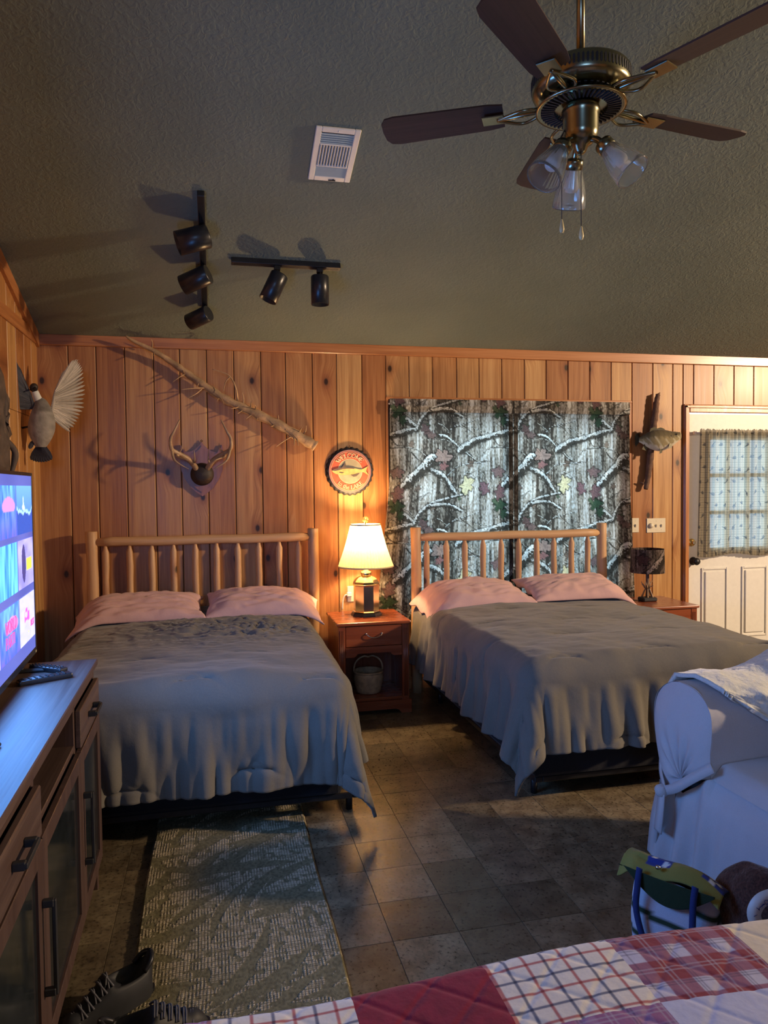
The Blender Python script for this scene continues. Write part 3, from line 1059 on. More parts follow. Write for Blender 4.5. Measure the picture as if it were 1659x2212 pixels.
def make_bed(x0, x1, label, ztop_rail, postL, postR, foot, sp, mz, trim=0.0):
    """log headboard with box spring and mattress; x0, x1 are the post centres"""
    cx = (x0 + x1) / 2
    root = thing('log_bed', label, 'bed', (cx, -0.115, 0))
    for (xx, hh) in ((x0, postL), (x1, postR)):
        o = log_post(hh, 0.0365, 0.002).make('post', M_LOG, root, loc=(xx - cx, 0, 0))
    w = x1 - x0
    n = 14
    for nm, z, r in (('top_rail', ztop_rail, 0.031), ('bottom_rail', 0.46, 0.030)):
        pts = [(-w / 2 + 0.028 + 0.0 * i + (w - 0.056) * i / n, 0.001 * math.sin(i), 0.002 * math.sin(i * 1.1)) for i in range(n + 1)]
        rad = [r * (0.985 + 0.03 * math.sin(i * 2.1)) for i in range(n + 1)]
        rad[0] = rad[-1] = r * 0.82
        MB().tube(pts, rad, 18).make(nm, M_LOGX, root, loc=(0, 0, z))
    for xx in sp:
        zt = ztop_rail - 0.024
        zb = 0.485
        L = zt - zb
        pts = [(0, 0, 0), (0, 0, 0.03)] + [(0.0015 * math.sin(k * 1.9 + xx * 9), 0, 0.03 + (L - 0.075) * k / 6) for k in range(1, 7)] + [(0, 0, L - 0.018), (0, 0, L)]
        rad = [0.012, 0.021] + [0.0215 + 0.0012 * math.sin(k * 2.2 + xx * 5) for k in range(1, 7)] + [0.013, 0.011]
        MB().tube(pts, rad, 14).make('spindle', M_LOG, root, loc=(xx - cx, 0, zb))
    L = foot - 0.16
    mb = MB()
    mb.box2((-w / 2 + 0.03, -L - 0.0, 0.12), (w / 2 - 0.03 - trim, -0.05, 0.33), 0.02, seg=2)
    mb.make('box_spring', M_BOXSPR, root)
    mb = MB()
    mb.box2((-w / 2 + 0.04, -L + 0.01, 0.335), (w / 2 - 0.04 - trim, -0.06, mz), 0.05, seg=3)
    mb.make('mattress', M_MATT, root)
    mb = MB()
    for s_ in (-1, 1):
        mb.box2((s_ * (w / 2 - 0.06) - 0.02, -L + 0.02, 0.09), (s_ * (w / 2 - 0.06) + 0.02, -0.02, 0.119), 0.004)
    mb.box2((-w / 2 + 0.08, -L + 0.02, 0.09), (w / 2 - 0.08, -L + 0.06, 0.119), 0.004)
    mb.make('bed_rail', M_DARKM, root)
    for (a, b_) in ((-1, -L + 0.12), (1, -L + 0.12), (-1, -0.3), (1, -0.3)):
        MB().tube([(a * (w / 2 - 0.08), b_, 0.0), (a * (w / 2 - 0.08), b_, 0.09)], 0.016, 10).make('leg', M_DARKM, root)
    return root


sp1 = [0.418, 0.568, 0.708, 0.846, 0.987, 1.126, 1.267, 1.407, 1.546, 1.679]
sp2 = [2.6, 2.75, 2.891, 3.031, 3.172, 3.311, 3.455, 3.593, 3.737, 3.871]
make_bed(0.335, 1.782, 'peeled log bed below the antler mount, left of the lit lamp', 1.145, 1.213, 1.20, 2.05, sp1, 0.585, 0.10)
make_bed(2.521, 3.989, 'peeled log bed before the camouflage curtains', 1.12, 1.19, 1.19, 2.10, sp2, 0.585, 0.065)


def comforter(name, label, x0, x1, t0, tf, z0, dL, dR, dF, seed, wrinkle, cornerL=0.0, cornerR=0.0, res=0.0085, puck=0.52, puff=0.03, flare=0.10):
    """cloth folded over the bed: flat arc-length coordinates s across and t towards the foot"""
    r = 0.085
    s = np.arange(x0 - dL, x1 + dR, res)
    tt = np.arange(t0, tf + dF, res)
    S, T = np.meshgrid(s, tt, indexing='ij')
    a0, a1 = x0 + r * 0.6, x1 - r * 0.6
    bF = tf - r * 0.6
    ex = np.where(S < a0, S - a0, np.where(S > a1, S - a1, 0.0))
    et = np.maximum(T - bF, 0)
    d = np.hypot(ex, et) + 1e-9
    nx_, nt_ = ex / d, et / d
    # hem is not straight
    q = np.where(et > np.abs(ex), S, T + 7.0)
    corner = np.clip(2 * np.abs(nx_ * nt_), 0, 1)
    arc = np.minimum(d, r * PI / 2)
    out = r * np.sin(arc / r)
    down = r * (1 - np.cos(arc / r))
    ext = np.maximum(d - r * PI / 2, 0)
    k = np.where(S > (x0 + x1) / 2, cornerR, cornerL)
    fl = flare * (1 + corner * k)
    out = out + ext * fl
    down = down + ext * np.sqrt(np.clip(1 - fl ** 2, 0.05, 1))
    # folds
    amp = 0.028 * sst(0.0, 0.32, ext) + 0.012 * sst(0, 0.06, ext)
    f1 = np.sin(q * 2 * PI / 0.145 + 2.2 * vn(q * 3.1, T * 0, seed) + 0.7 * vn(q * 2, d * 5, seed + 2) * 3)
    f2 = vn(q * 15 + 0.8 * vn(q * 4, d * 6, seed + 5), d * 1.6, seed + 3) - 0.5
    disp = amp * (0.6 * f1 * vn(q * 1.9 + 3, T * 0, seed + 51) * sst(0.35, 0.7, vn(q * 2.7, d * 2, seed + 52)) + 1.5 * f2 + 0.9 * (vn(q * 30, d * 4, seed + 53) - 0.5))
    disp = disp * (1 - 0.6 * corner) + corner * 0.05 * sst(0.05, 0.4, ext) * np.sin(np.arctan2(et, np.abs(ex) + 1e-9) * 6 + 1)
    out = out + disp
    X_ = np.clip(S, a0, a1) + nx_ * out
    Tt = np.minimum(T, bF) + nt_ * out
    Z_ = z0 - down
    top = 1 - sst(0.0, 0.12, d)
    # quilted loft with tacked puckers
    cxp = (x0 + x1) / 2
    pz = np.zeros_like(S)
    loft = np.zeros_like(S)
    rg_ = np.random.RandomState(seed)
    for i in range(-4, 5):
        for j in range(0, 8):
            pc = cxp + (i + 0.5 * (j % 2)) * puck + rg_.uniform(-.03, .03)
            pt = t0 + 0.16 + j * puck * 0.8 + rg_.uniform(-.03, .03)
            w_ = 0.055
            ds_, dt_ = S - pc, T - pt
            pz -= 0.012 * np.exp(-(np.maximum(np.abs(ds_) - w_, 0) / 0.022) ** 2 - (dt_ / 0.010) ** 2)
            pz -= 0.004 * np.exp(-((np.abs(ds_) - 0.0) / 0.11) ** 2 - (dt_ / 0.06) ** 2)
            # creases running from the ends of the tack
            for sg in (-1, 1):
                ax_ = ds_ - sg * w_
                pz -= 0.006 * np.exp(-((ax_ * 0.5 - dt_ * sg * 0.8) / 0.009) ** 2) * np.exp(-(np.hypot(ax_, dt_) / 0.07) ** 2)
    soft = (fbm(S * 3.2, T * 3.2, seed + 9, 3) - 0.5) * puff * 1.5
    wr = 0
    if wrinkle:
        msk = np.exp(-((S - (cxp + 0.22)) / 0.5) ** 2 - ((T - 0.95) / 0.36) ** 2)
        a_ = vn(S * 9 + 3 * vn(S * 4, T * 7, seed + 21), T * 30 + 4 * vn(S * 3.5, T * 5, seed + 22), seed + 20)
        b_ = vn(S * 17 + 3 * vn(S * 6, T * 9, seed + 25), T * 48 + 5 * vn(S * 5, T * 5, seed + 26), seed + 27)
        wr = msk * (0.040 * (1 - np.abs(2 * a_ - 1)) ** 2 + 0.016 * (1 - np.abs(2 * b_ - 1)) ** 2)
    fine = (vn(S * 22, T * 40, seed + 30) - 0.5) * 0.0035
    H = pz + soft + wr + fine
    crown = 0.022 * np.cos(np.clip((S - cxp) / ((x1 - x0) / 2), -1, 1) * PI / 2)
    Z_ = Z_ + H * top + crown * top
    nside = 1 - top
    X_ = X_ + nx_ * (pz + soft * 0.8) * nside
    Tt = Tt + nt_ * (pz + soft * 0.8) * nside
    # bag the hem slightly inwards, let the corner reach the floor
    low = np.minimum(Z_, 0.030)
    exc = np.maximum(0.030 - Z_, 0)
    Z_ = np.maximum(Z_, 0.016 + 0.008 * vn(S * 20, T * 20, seed + 40))
    X_ = X_ + nx_ * exc * 0.35
    Tt = Tt + nt_ * exc * 0.35
    ox = (x0 + x1) / 2
    P = np.stack([X_ - ox, -Tt, Z_], -1)
    o = MB().grid(P).make(name, M_COMF, loc=(ox, 0, 0), fix=False, solid=0.014)
    return tag(o, label, 'comforter')


comforter('comforter', 'grey comforter with wrinkled top on the bed left of the lit lamp', 0.345, 1.665, 0.17, 2.02, 0.660, 0.30, 0.38, 0.46, 3, True, cornerR=3.4, cornerL=0.2, flare=0.06)
comforter('comforter', 'smooth grey comforter on the bed before the camouflage curtains', 2.53, 3.92, 0.17, 2.05, 0.660, 0.42, 0.40, 0.40, 8, False, cornerL=1.8, cornerR=0.5, flare=0.12)


def pillow(label, c, rz, tilt, a=0.34, b=0.23, h=0.085, seed=1, droop=0.0, dside=1):
    n, m_ = 70, 50
    u = np.linspace(-1, 1, n)[:, None] * np.ones((1, m_))
    v = np.linspace(-1, 1, m_)[None, :] * np.ones((n, 1))
    env = np.clip(1 - np.abs(u) ** 2.6, 0, 1) ** 0.55 * np.clip(1 - np.abs(v) ** 2.6, 0, 1) ** 0.55
    pin = 1 - 0.07 * (1 - np.abs(v) ** 2) * np.abs(u) ** 3
    X_ = a * u * pin
    Y_ = b * v * (1 - 0.08 * (1 - np.abs(u) ** 2) * np.abs(v) ** 3)
    wr = (vn(u * 5 + seed, v * 12 + 2 * vn(u * 3, v * 3, seed + 1), seed) - 0.5) * 0.022 + (vn(u * 7 + 3 * vn(u * 4, v * 4, seed + 7), v * 9, seed + 4) - 0.5) * 0.010
    top = h * env * (0.85 + 0.3 * vn(u * 1.6 + seed, v * 1.6, seed + 3)) + wr * env ** 0.4
    bot = -0.22 * h * env
    seam = (np.abs(u - dside * 0.86) < 0.014) * -0.004
    top = top + seam * env
    dd = droop * np.clip((u * dside - 0.45) / 0.55, 0, 1) ** 2
    edge = 0.012 * np.sin(v * 9 + seed) * np.abs(u) ** 8
    for A in (top, bot):
        A += edge
        A -= dd
    Pt = np.stack([X_, Y_, top + 0.004], -1)
    Pb = np.stack([X_, Y_, bot - 0.004], -1)
    mb = MB()
    mb.grid(Pt)
    mb.grid(Pb[:, ::-1])
    # close the rim
    k = n * m_
    idt = np.arange(k).reshape(n, m_)
    idb = (np.arange(k) + k).reshape(n, m_)[:, ::-1]
    rim_t = list(idt[:, 0]) + list(idt[-1, 1:]) + list(idt[-2::-1, -1]) + list(idt[0, -2:0:-1])
    rim_b = list(idb[:, 0]) + list(idb[-1, 1:]) + list(idb[-2::-1, -1]) + list(idb[0, -2:0:-1])
    for i in range(len(rim_t)):
        j = (i + 1) % len(rim_t)
        mb.f.append((int(rim_t[i]), int(rim_b[i]), int(rim_b[j]), int(rim_t[j])))
        mb.sm.append(True)
    o = mb.make('pillow', M_PILL, loc=c, rot=(tilt, 0, rz))
    return tag(o, label, 'pillow')


pillow('pink pillow on the wrinkled comforter, farther from the lamp', (0.645, -0.40, 0.735), 0.04, 0.16, seed=3, droop=0.10, dside=-1, a=0.40)
pillow('pink pillow beside the lit lamp, on the bed below the antlers', (1.418, -0.40, 0.735), -0.04, 0.16, seed=6, droop=0.07, dside=1, a=0.37)
pillow('crumpled pink pillow beside the lit lamp, on the bed before the curtains', (2.845, -0.40, 0.730), 0.06, 0.18, seed=9, droop=0.11, dside=-1, a=0.38)
pillow('smooth pink pillow nearer the door', (3.622, -0.38, 0.740), -0.03, 0.18, seed=12, droop=0.08, dside=1, a=0.39)

# ---------------------------------------------------------------- nightstands


def nightstand(label, loc, full=True):
    root = thing('nightstand', label, 'nightstand', loc, 0)
    w, dp, h = 0.47, 0.46, 0.61
    hw = w / 2
    mb = MB().box2((-hw - 0.012, -dp - 0.014, h - 0.022), (hw + 0.012, 0, h), 0.007, seg=2)
    mb.make('top', M_CHERRYX, root)
    for s_ in (-1, 1):
        MB().box2((s_ * hw, -dp + 0.02, 0.06), (s_ * (hw - 0.018), -0.01, h - 0.022), 0.002).make('side_panel', M_CHERRY, root)
        mb = MB()
        mb.box2((s_ * hw, -dp, 0.06), (s_ * (hw - 0.046), -dp + 0.022, h - 0.022), 0.002)
        for q in range(3):
            xx = s_ * (hw - 0.013 - q * 0.010)
            mb.tube([(xx, -dp - 0.0005, 0.11), (xx, -dp - 0.0005, h - 0.05)], 0.0038, 8)
        mb.make('fluted_stile', M_CHERRY, root)
    MB().box2((-hw + 0.018, -0.018, 0.06), (hw - 0.018, -0.008, h - 0.022)).make('back_panel', M_CHERRY, root)
    dx = hw - 0.048
    dmb = MB().box2((-dx, -dp + 0.001, h - 0.160), (dx, -dp + 0.02, h - 0.026), 0.003)
    dmb.box2((-dx + 0.02, -dp + 0.02, h - 0.15), (dx - 0.02, -0.05, h - 0.04))
    dwr = dmb.make('drawer', M_CHERRYX, root)
    hp = spline([(-0.052, -dp - 0.004, h - 0.079), (-0.046, -dp - 0.018, h - 0.084), (-0.02, -dp - 0.024, h - 0.099), (0.02, -dp - 0.024, h - 0.099), (0.046, -dp - 0.018, h - 0.084), (0.052, -dp - 0.004, h - 0.079)], 5)
    hm = MB().tube(hp, 0.0032, 8)
    for s_ in (-1, 1):
        hm.lathe([(0.007, 0), (0.007, 0.003), (0.003, 0.006)], 12, (s_ * 0.052, -dp + 0.001, h - 0.079), Matrix.Rotation(PI / 2, 3, 'X'))
    hm.make('handle', M_SILVER, dwr, label='curved nickel handle')
    ol = [(-dx, h - 0.163), (dx, h - 0.163), (dx, h - 0.228), (dx - 0.045, h - 0.228)]
    for k in range(7):
        a = k / 6 * PI / 2
        ol.append((dx - 0.045 - 0.03 * math.sin(a), h - 0.228 + 0.022 * (1 - math.cos(a))))
    ol += [(-x, z) for x, z in ol[::-1][:8]][:8]
    ol = ol[:11] + [(-(dx - 0.075), h - 0.206)] + [(-(dx - 0.045 - 0.03 * math.sin((6 - k) / 6 * PI / 2)), h - 0.228 + 0.022 * (1 - math.cos((6 - k) / 6 * PI / 2))) for k in range(1, 7)] + [(-(dx - 0.045), h - 0.2281), (-dx, h - 0.228)]
    MB().prism(ol, (0, -dp + 0.002, 0), (1, 0, 0), (0, 0, 1), (0, 0.018, 0)).make('apron', M_CHERRYX, root)
    MB().box2((-hw + 0.018, -dp + 0.012, 0.085), (hw - 0.018, -0.018, 0.105), 0.002).make('shelf', M_CHERRYX, root)
    ol = [(-hw - 0.012, 0.0), (-hw + 0.055, 0.0), (-hw + 0.075, 0.022), (-hw + 0.095, 0.03), (hw - 0.095, 0.03), (hw - 0.075, 0.022), (hw - 0.055, 0.0), (hw + 0.012, 0.0), (hw + 0.012, 0.085), (-hw - 0.012, 0.085)]
    pb = MB().prism(ol, (0, -dp - 0.012, 0), (1, 0, 0), (0, 0, 1), (0, 0.02, 0))
    for s_ in (-1, 1):
        pb.box2((s_ * (hw + 0.012), -dp - 0.01, 0), (s_ * (hw - 0.006), -0.01, 0.075), 0.003)
    pb.make('plinth', M_CHERRYX, root)
    return root


NS1 = nightstand('cherry nightstand with open shelf between the two beds', (2.116, -0.080, 0))
n2 = copy_tree(NS1)
n2.location = (4.272, -0.085, 0)
n2['label'] = 'cherry nightstand between the far bed and the door'
NS1['group'] = n2['group'] = 'cherry nightstands'
# the second one has a lower drawer instead of the open shelf
dl = MB().box2((-0.187, -0.459, 0.12), (0.187, -0.44, 0.44), 0.003)
dl.make('lower_drawer', M_CHERRYX, n2)

# woven basket
bk = thing('basket', 'small woven splint basket with hoop handle on the nightstand shelf', 'basket', (2.109, -0.375, 0.105))


def brm(th, z):
    return 1 + 0.028 * math.sin(th * 17 + (PI if int(z / 0.0095) % 2 else 0))


prof = [(0.060, 0.0), (0.075, 0.002)] + [(0.080 + 0.020 * min(1, k / 9) ** 0.8 - 0.004 * max(0, (k - 9) / 5), 0.008 + 0.0095 * k) for k in range(15)]
inn = [(r * 0.95, z) for r, z in prof[::-1]][:-1] + [(0.0, 0.006)]
MB().lathe(prof + inn, 68, rmod=brm, cap=True).make('basket_body', M_BASKET, bk)
MB().lathe([(0.094, 0.136), (0.101, 0.136), (0.102, 0.148), (0.094, 0.148), (0.094, 0.136)], 40, cap=False).make('rim', M_BASKET, bk)
hp = [(0.098 * math.cos(a) * (1 if abs(math.cos(a)) > 0.01 else 1), 0, 0.142 + 0.105 * math.sin(a) ** 0.7 - (0.010 * math.exp(-(math.cos(a) / 0.16) ** 2))) for a in [PI * k / 24 for k in range(25)]]
MB().tube(hp, 0.0045, 8, squash=1.6).make('handle', M_BASKET, bk)

# ---------------------------------------------------------------- lit table lamp
LX, LY, LZ = 2.120, -0.28, 0.61
lp = thing('table_lamp', 'lit brass table lamp with cream pleated shade on the nightstand between the beds', 'lamp', (LX, LY, LZ))
R8 = Matrix.Rotation(PI / 8, 3, 'Z')
MB().lathe([(0.108, 0.0), (0.108, 0.008), (0.100, 0.022), (0.0, 0.022)], 8, R=R8, smooth=False).make('base', M_BLACK, lp, label='black octagonal foot')
MB().lathe([(0.090, 0.023), (0.094, 0.029), (0.088, 0.034), (0.088, 0.205), (0.094, 0.209), (0.094, 0.215), (0.088, 0.219)], 8, R=R8, smooth=False).make('body', M_BRASSL, lp)
MB().lathe([(0.092, 0.2195), (0.088, 0.232), (0.076, 0.248), (0.058, 0.262), (0.034, 0.270), (0.034, 0.2705)], 8, R=R8, smooth=False).make('shoulder', M_BRASSL, lp)
MB().lathe([(0.030, 0.271), (0.036, 0.276), (0.036, 0.300), (0.018, 0.305), (0.018, 0.37), (0.012, 0.375), (0.012, 0.42)], 24).make('neck', M_BRASSL, lp)


def pleat(th, z):
    return 1 + 0.022 * math.sin(th * 52) + 0.004 * math.sin(th * 17 + 2)


zb_, zt_ = 0.335, 0.622
nS = 14
prof = [(0.187 + (0.101 - 0.187) * k / nS - 0.006 * math.sin(PI * k / nS), zb_ + (zt_ - zb_) * k / nS) for k in range(nS + 1)]
shd = MB().lathe(prof, 260, rmod=pleat, cap=False).make('shade', M_SHADE, lp, fix=False)
MB().lathe([(0.188, zb_ - 0.003), (0.191, zb_ - 0.003), (0.190, zb_ + 0.006), (0.187, zb_ + 0.006), (0.188, zb_ - 0.003)], 64, cap=False).make('shade_trim', M_FOBS, shd)
MB().lathe([(0.101, zt_ - 0.006), (0.105, zt_ - 0.006), (0.104, zt_ + 0.003), (0.101, zt_ + 0.003), (0.101, zt_ - 0.006)], 64, cap=False).make('shade_trim', M_FOBS, shd)
fin = MB().tube([(0, 0, 0.60), (0, 0, 0.637)], 0.004, 8)
for k in range(3):
    rr = 0.020 - 0.006 * k
    fin.tube([(rr * math.cos(a), 0, 0.655 + rr * math.sin(a)) for a in [2 * PI * q / 20 for q in range(21)]], 0.0018, 6)
fin.tube([(0, 0, 0.637), (0, 0, 0.674)], 0.0018, 6)
for a in range(3):
    fin.tube([(0, 0, 0.60), (0.10 * math.cos(a * 2.094 + .4), 0.10 * math.sin(a * 2.094 + .4), 0.615)], 0.0015, 6)
fin.make('finial', M_BRASS, lp)
MB().lathe([(0.012, 0.42), (0.014, 0.435), (0.026, 0.455), (0.030, 0.475), (0.024, 0.497), (0, 0.508)], 20).make('bulb', M_LITBULB, lp)
ld = bpy.data.lights.new('lamp_light', 'POINT')
ld.energy = 42
ld.color = (1.0, 0.66, 0.33)
ld.shadow_soft_size = 0.03
lo = bpy.data.objects.new('lamp_light', ld)
COL.objects.link(lo)
lo.parent = lp
lo.location = (0, 0, 0.548)

# wall outlet with plug and white cord
ot = thing('wall_outlet', 'ivory wall outlet with a white plug behind the lit lamp', 'outlet', (2.07, -0.0145, 0.72))
MB().box2((-0.035, -0.006, -0.057), (0.035, 0, 0.057), 0.003).make('plate', M_IVORY, ot)
MB().box2((-0.042, -0.034, -0.016), (-0.006, -0.0065, 0.016), 0.005).make('plug', M_WHITE, ot, label='white plug')
cp_ = spline([(-0.036, -0.026, 0.0), (-0.055, -0.028, -0.004), (-0.068, -0.02, -0.03), (-0.072, -0.016, -0.07), (-0.073, -0.012, -0.105)], 6)
cm_ = MB().tube(cp_, 0.0045, 8)
cm_.make('cord', M_WHITE, ot, label='white cord')

# ---------------------------------------------------------------- unlit camouflage lamp
l2 = thing('table_lamp', 'unlit small lamp with camouflage drum shade and antler base by the door', 'lamp', (4.268, -0.29, 0.61))
MB().box2((-0.058, -0.045, 0), (0.058, 0.045, 0.030), 0.008).make('base', M_BLACKM, l2)
MB().tube([(0, 0, 0.03), (0.001, 0, 0.10), (0, 0, 0.17), (0, 0, 0.26)], [0.014, 0.011, 0.012, 0.011], 12).make('pole', M_STICKD, l2)
for a, hgt, bend in ((0.3, 0.14, 1), (2.4, 0.13, -1), (4.3, 0.15, 1), (5.4, 0.11, -1), (1.3, 0.12, 1)):
    dx, dy = math.cos(a), math.sin(a)
    am = MB().tube(spline([(0.045 * dx, 0.035 * dy, 0.028), (0.026 * dx, 0.022 * dy, 0.07), (0.016 * dx, 0.014 * dy, 0.10), (0.048 * dx, 0.04 * dy, hgt + 0.01)], 5), [0.007 - 0.0003 * k for k in range(16)], 7)
    am.tube([(0.016 * dx, 0.014 * dy, 0.095), (0.03 * dx - 0.01, 0.028 * dy, 0.125), (0.034 * dx - 0.012, 0.03 * dy, 0.150)], [0.005, 0.003, 0.001], 6)
    am.make('antler', M_ANTLER, l2)
nth, nz = 160, 60
th = np.linspace(0, 2 * PI, nth, endpoint=False)[:, None] * np.ones((1, nz))
zz = np.linspace(0.215, 0.392, nz)[None, :] * np.ones((nth, 1))
rr = 0.124 - 0.006 * (zz - 0.215) / 0.177
P = np.stack([rr * np.cos(th), rr * np.sin(th), zz], -1)
C = camo(th * 0.125 * 1.0 + 0.38, 0.62 - zz * 1.0 + 0.25) * np.array([0.55, 0.42, 0.40])
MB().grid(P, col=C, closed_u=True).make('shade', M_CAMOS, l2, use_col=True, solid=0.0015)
bd = MB().tube([(0, 0, 0.26), (0, 0, 0.30)], 0.012, 12)
bd.lathe([(0.012, 0.30), (0.026, 0.33), (0.026, 0.345), (0, 0.365)], 16)
bd.make('bulb', M_BULB, l2)
MB().tube(spline([(-0.055, 0.0, 0.006), (-0.09, 0.03, 0.005), (-0.12, 0.09, 0.005), (-0.12, 0.14, 0.006)], 5), 0.003, 6).make('cord', M_BLACKM, l2)

# ---------------------------------------------------------------- switch plates


def switchplate(x, z, w, label, knob, toggles):
    r = thing('switch_plate', label, 'light switch', (x, -0.0145, z))
    MB().box2((-w / 2, -0.006, -0.057), (w / 2, 0, 0.057), 0.003).make('plate', M_IVORY, r)
    for q in toggles:
        MB().box((q, -0.010, -0.002), (0.010, 0.012, 0.022), 0.002, R=Matrix.Rotation(0.25, 3, 'X')).make('toggle', M_IVORY, r)
    for q in knob:
        MB().lathe([(0.021, 0), (0.021, 0.006), (0.017, 0.016), (0, 0.017)], 24, (q, -0.006, 0), Ry).make('dimmer_knob', M_IVORY, r)
    sc = MB()
    for q in list(toggles) + list(knob):
        for s_ in (-1, 1):
            sc.lathe([(0.003, 0), (0.002, 0.0015), (0, 0.0015)], 8, (q, -0.0055, 0.034 * s_), Ry)
    sc.make('screw', M_IVORY, r)


switchplate(4.335, 1.163, 0.062, 'single ivory switch plate beside the camouflage curtain', [], [0.0])
switchplate(4.517, 1.158, 0.168, 'triple ivory switch plate with round dimmer knob, near the door', [-0.046], [0.0, 0.046])

# ---------------------------------------------------------------- driftwood pole over the left bed
dwt = thing('driftwood_branch', 'long bare driftwood branch with broken twigs, slanting over the bed below it', 'branch', (1.2, -0.09, 2.1))
O = np.array([1.2, -0.09, 2.1])
main = [(0.575, 2.485), (0.625, 2.455), (0.745, 2.400), (0.845, 2.340), (0.95, 2.265), (1.057, 2.187), (1.198, 2.096), (1.341, 2.026), (1.543, 1.930), (1.714, 1.832), (1.812, 1.775)]
pts = []
for k, (x, z) in enumerate(main):
    pts.append((x - 1.2, 0.004 * math.sin(k * 2.1) + 0.015 - 0.06 * max(0, 1 - k / 3), z - 2.1))
sp_ = spline(pts, 5)
rads = [0.003 + (0.038 - 0.003) * min(1, (i / len(sp_)) ** 0.62) * (1 + 0.10 * math.sin(i * 1.9) + 0.06 * math.sin(i * 4.3)) for i in range(len(sp_))]
mb = MB().tube(sp_, rads, 12)
mb.make('stem', M_STICK, dwt)
rr_ = random.Random(5)
tw = [((0.735, 2.425), (0.735, 2.47)), ((0.95, 2.26), (0.86, 2.195)), ((1.10, 2.165), (0.92, 2.14)), ((1.06, 2.17), (0.96, 2.09)), ((0.93, 2.28), (0.945, 2.245)),
      ((1.17, 2.11), (1.15, 2.07)), ((1.15, 2.12), (1.19, 2.05)), ((1.30, 2.05), (1.235, 2.02)), ((1.33, 2.03), (1.28, 1.99)), ((1.39, 2.0), (1.335, 1.955)),
      ((1.32, 2.05), (1.315, 2.14)), ((1.37, 2.03), (1.375, 2.08)), ((1.40, 2.02), (1.395, 2.05)), ((1.545, 1.945), (1.555, 1.985)), ((1.70, 1.86), (1.715, 1.905)),
      ((1.66, 1.85), (1.53, 1.765)), ((1.66, 1.85), (1.655, 1.775)), ((1.67, 1.85), (1.685, 1.775)), ((0.745, 2.40), (0.75, 2.36)), ((1.52, 1.93), (1.50, 1.905)), ((1.73, 1.86), (1.745, 1.915)),
      ((1.04, 2.21), (1.02, 2.165)), ((1.62, 1.90), (1.60, 1.875)), ((1.43, 1.98), (1.41, 1.95))]
for (a, c) in tw:
    dy = rr_.uniform(-0.07, -0.01)
    midp = ((a[0] + c[0]) / 2 - 1.2 + rr_.uniform(-.008, .008), dy * 0.4, (a[1] + c[1]) / 2 - 2.1 + rr_.uniform(-.006, .006))
    MB().tube(spline([(a[0] - 1.2, 0.015, a[1] - 2.1), midp, (c[0] - 1.2, dy, c[1] - 2.1)], 4), [0.0058 - 0.0005 * k for k in range(9)], 6).make('twig', M_STICK, dwt)
# the forked one that sticks up
MB().tube(spline([(1.285 - 1.2, 0.01, 2.085 - 2.1), (1.27 - 1.2, -0.03, 2.17 - 2.1), (1.225 - 1.2, -0.05, 2.245 - 2.1), (1.12 - 1.2, -0.06, 2.28 - 2.1)], 5), [0.008 - 0.0004 * k for k in range(16)], 7).make('twig', M_STICK, dwt)
MB().tube(spline([(1.235 - 1.2, -0.05, 2.235 - 2.1), (1.205 - 1.2, -0.04, 2.20 - 2.1), (1.19 - 1.2, -0.05, 2.135 - 2.1)], 5), [0.005 - 0.0003 * k for k in range(11)], 7).make('twig', M_STICK, dwt)

# ---------------------------------------------------------------- antler mount
am = thing('antler_mount', 'deer antlers on a dark shield plaque, hung above the left log bed', 'trophy', (1.04, -0.0145, 1.62))


def mir(pts):
    return [(-x, z) for x, z in pts[::-1]]


half = [(0.0, 0.186), (0.012, 0.165)] + [(0.012 + 0.123 * k / 8, 0.165 - 0.060 * math.sin(PI * k / 8 * 0.62) + (0.035 * (k / 8) ** 3)) for k in range(1, 8)] + [(0.137, 0.166), (0.141, 0.130), (0.143, 0.05), (0.136, -0.01), (0.112, -0.07), (0.075, -0.125), (0.035, -0.162), (0.0, -0.185)]
ol = half + [p for p in mir(half)[1:-1]]
pm = MB().prism(ol, (0, -0.024, 0), (1, 0, 0), (0, 0, 1), (0, 0.024, 0))
pm.prism([(x * 0.86, z * 0.86) for x, z in ol], (0, -0.032, 0), (1, 0, 0), (0, 0, 1), (0, 0.009, 0))
pm.make('plaque', M_PLAQUE, am)
MB().tube([(0.006 * math.cos(a), -0.012, 0.192 + 0.006 * math.sin(a)) for a in [2 * PI * q / 14 for q in range(15)]], 0.0018, 6).make('hanger', M_DARKM, am)
mb = MB()
Rm = Matrix.Rotation(PI / 2, 3, 'X')
mb.lathe([(0.078, 0), (0.076, 0.02), (0.064, 0.045), (0.04, 0.062), (0.0, 0.068)], 28, (0, -0.030, -0.035), Rm)
mb.make('skull_cap', M_SKULL, am)


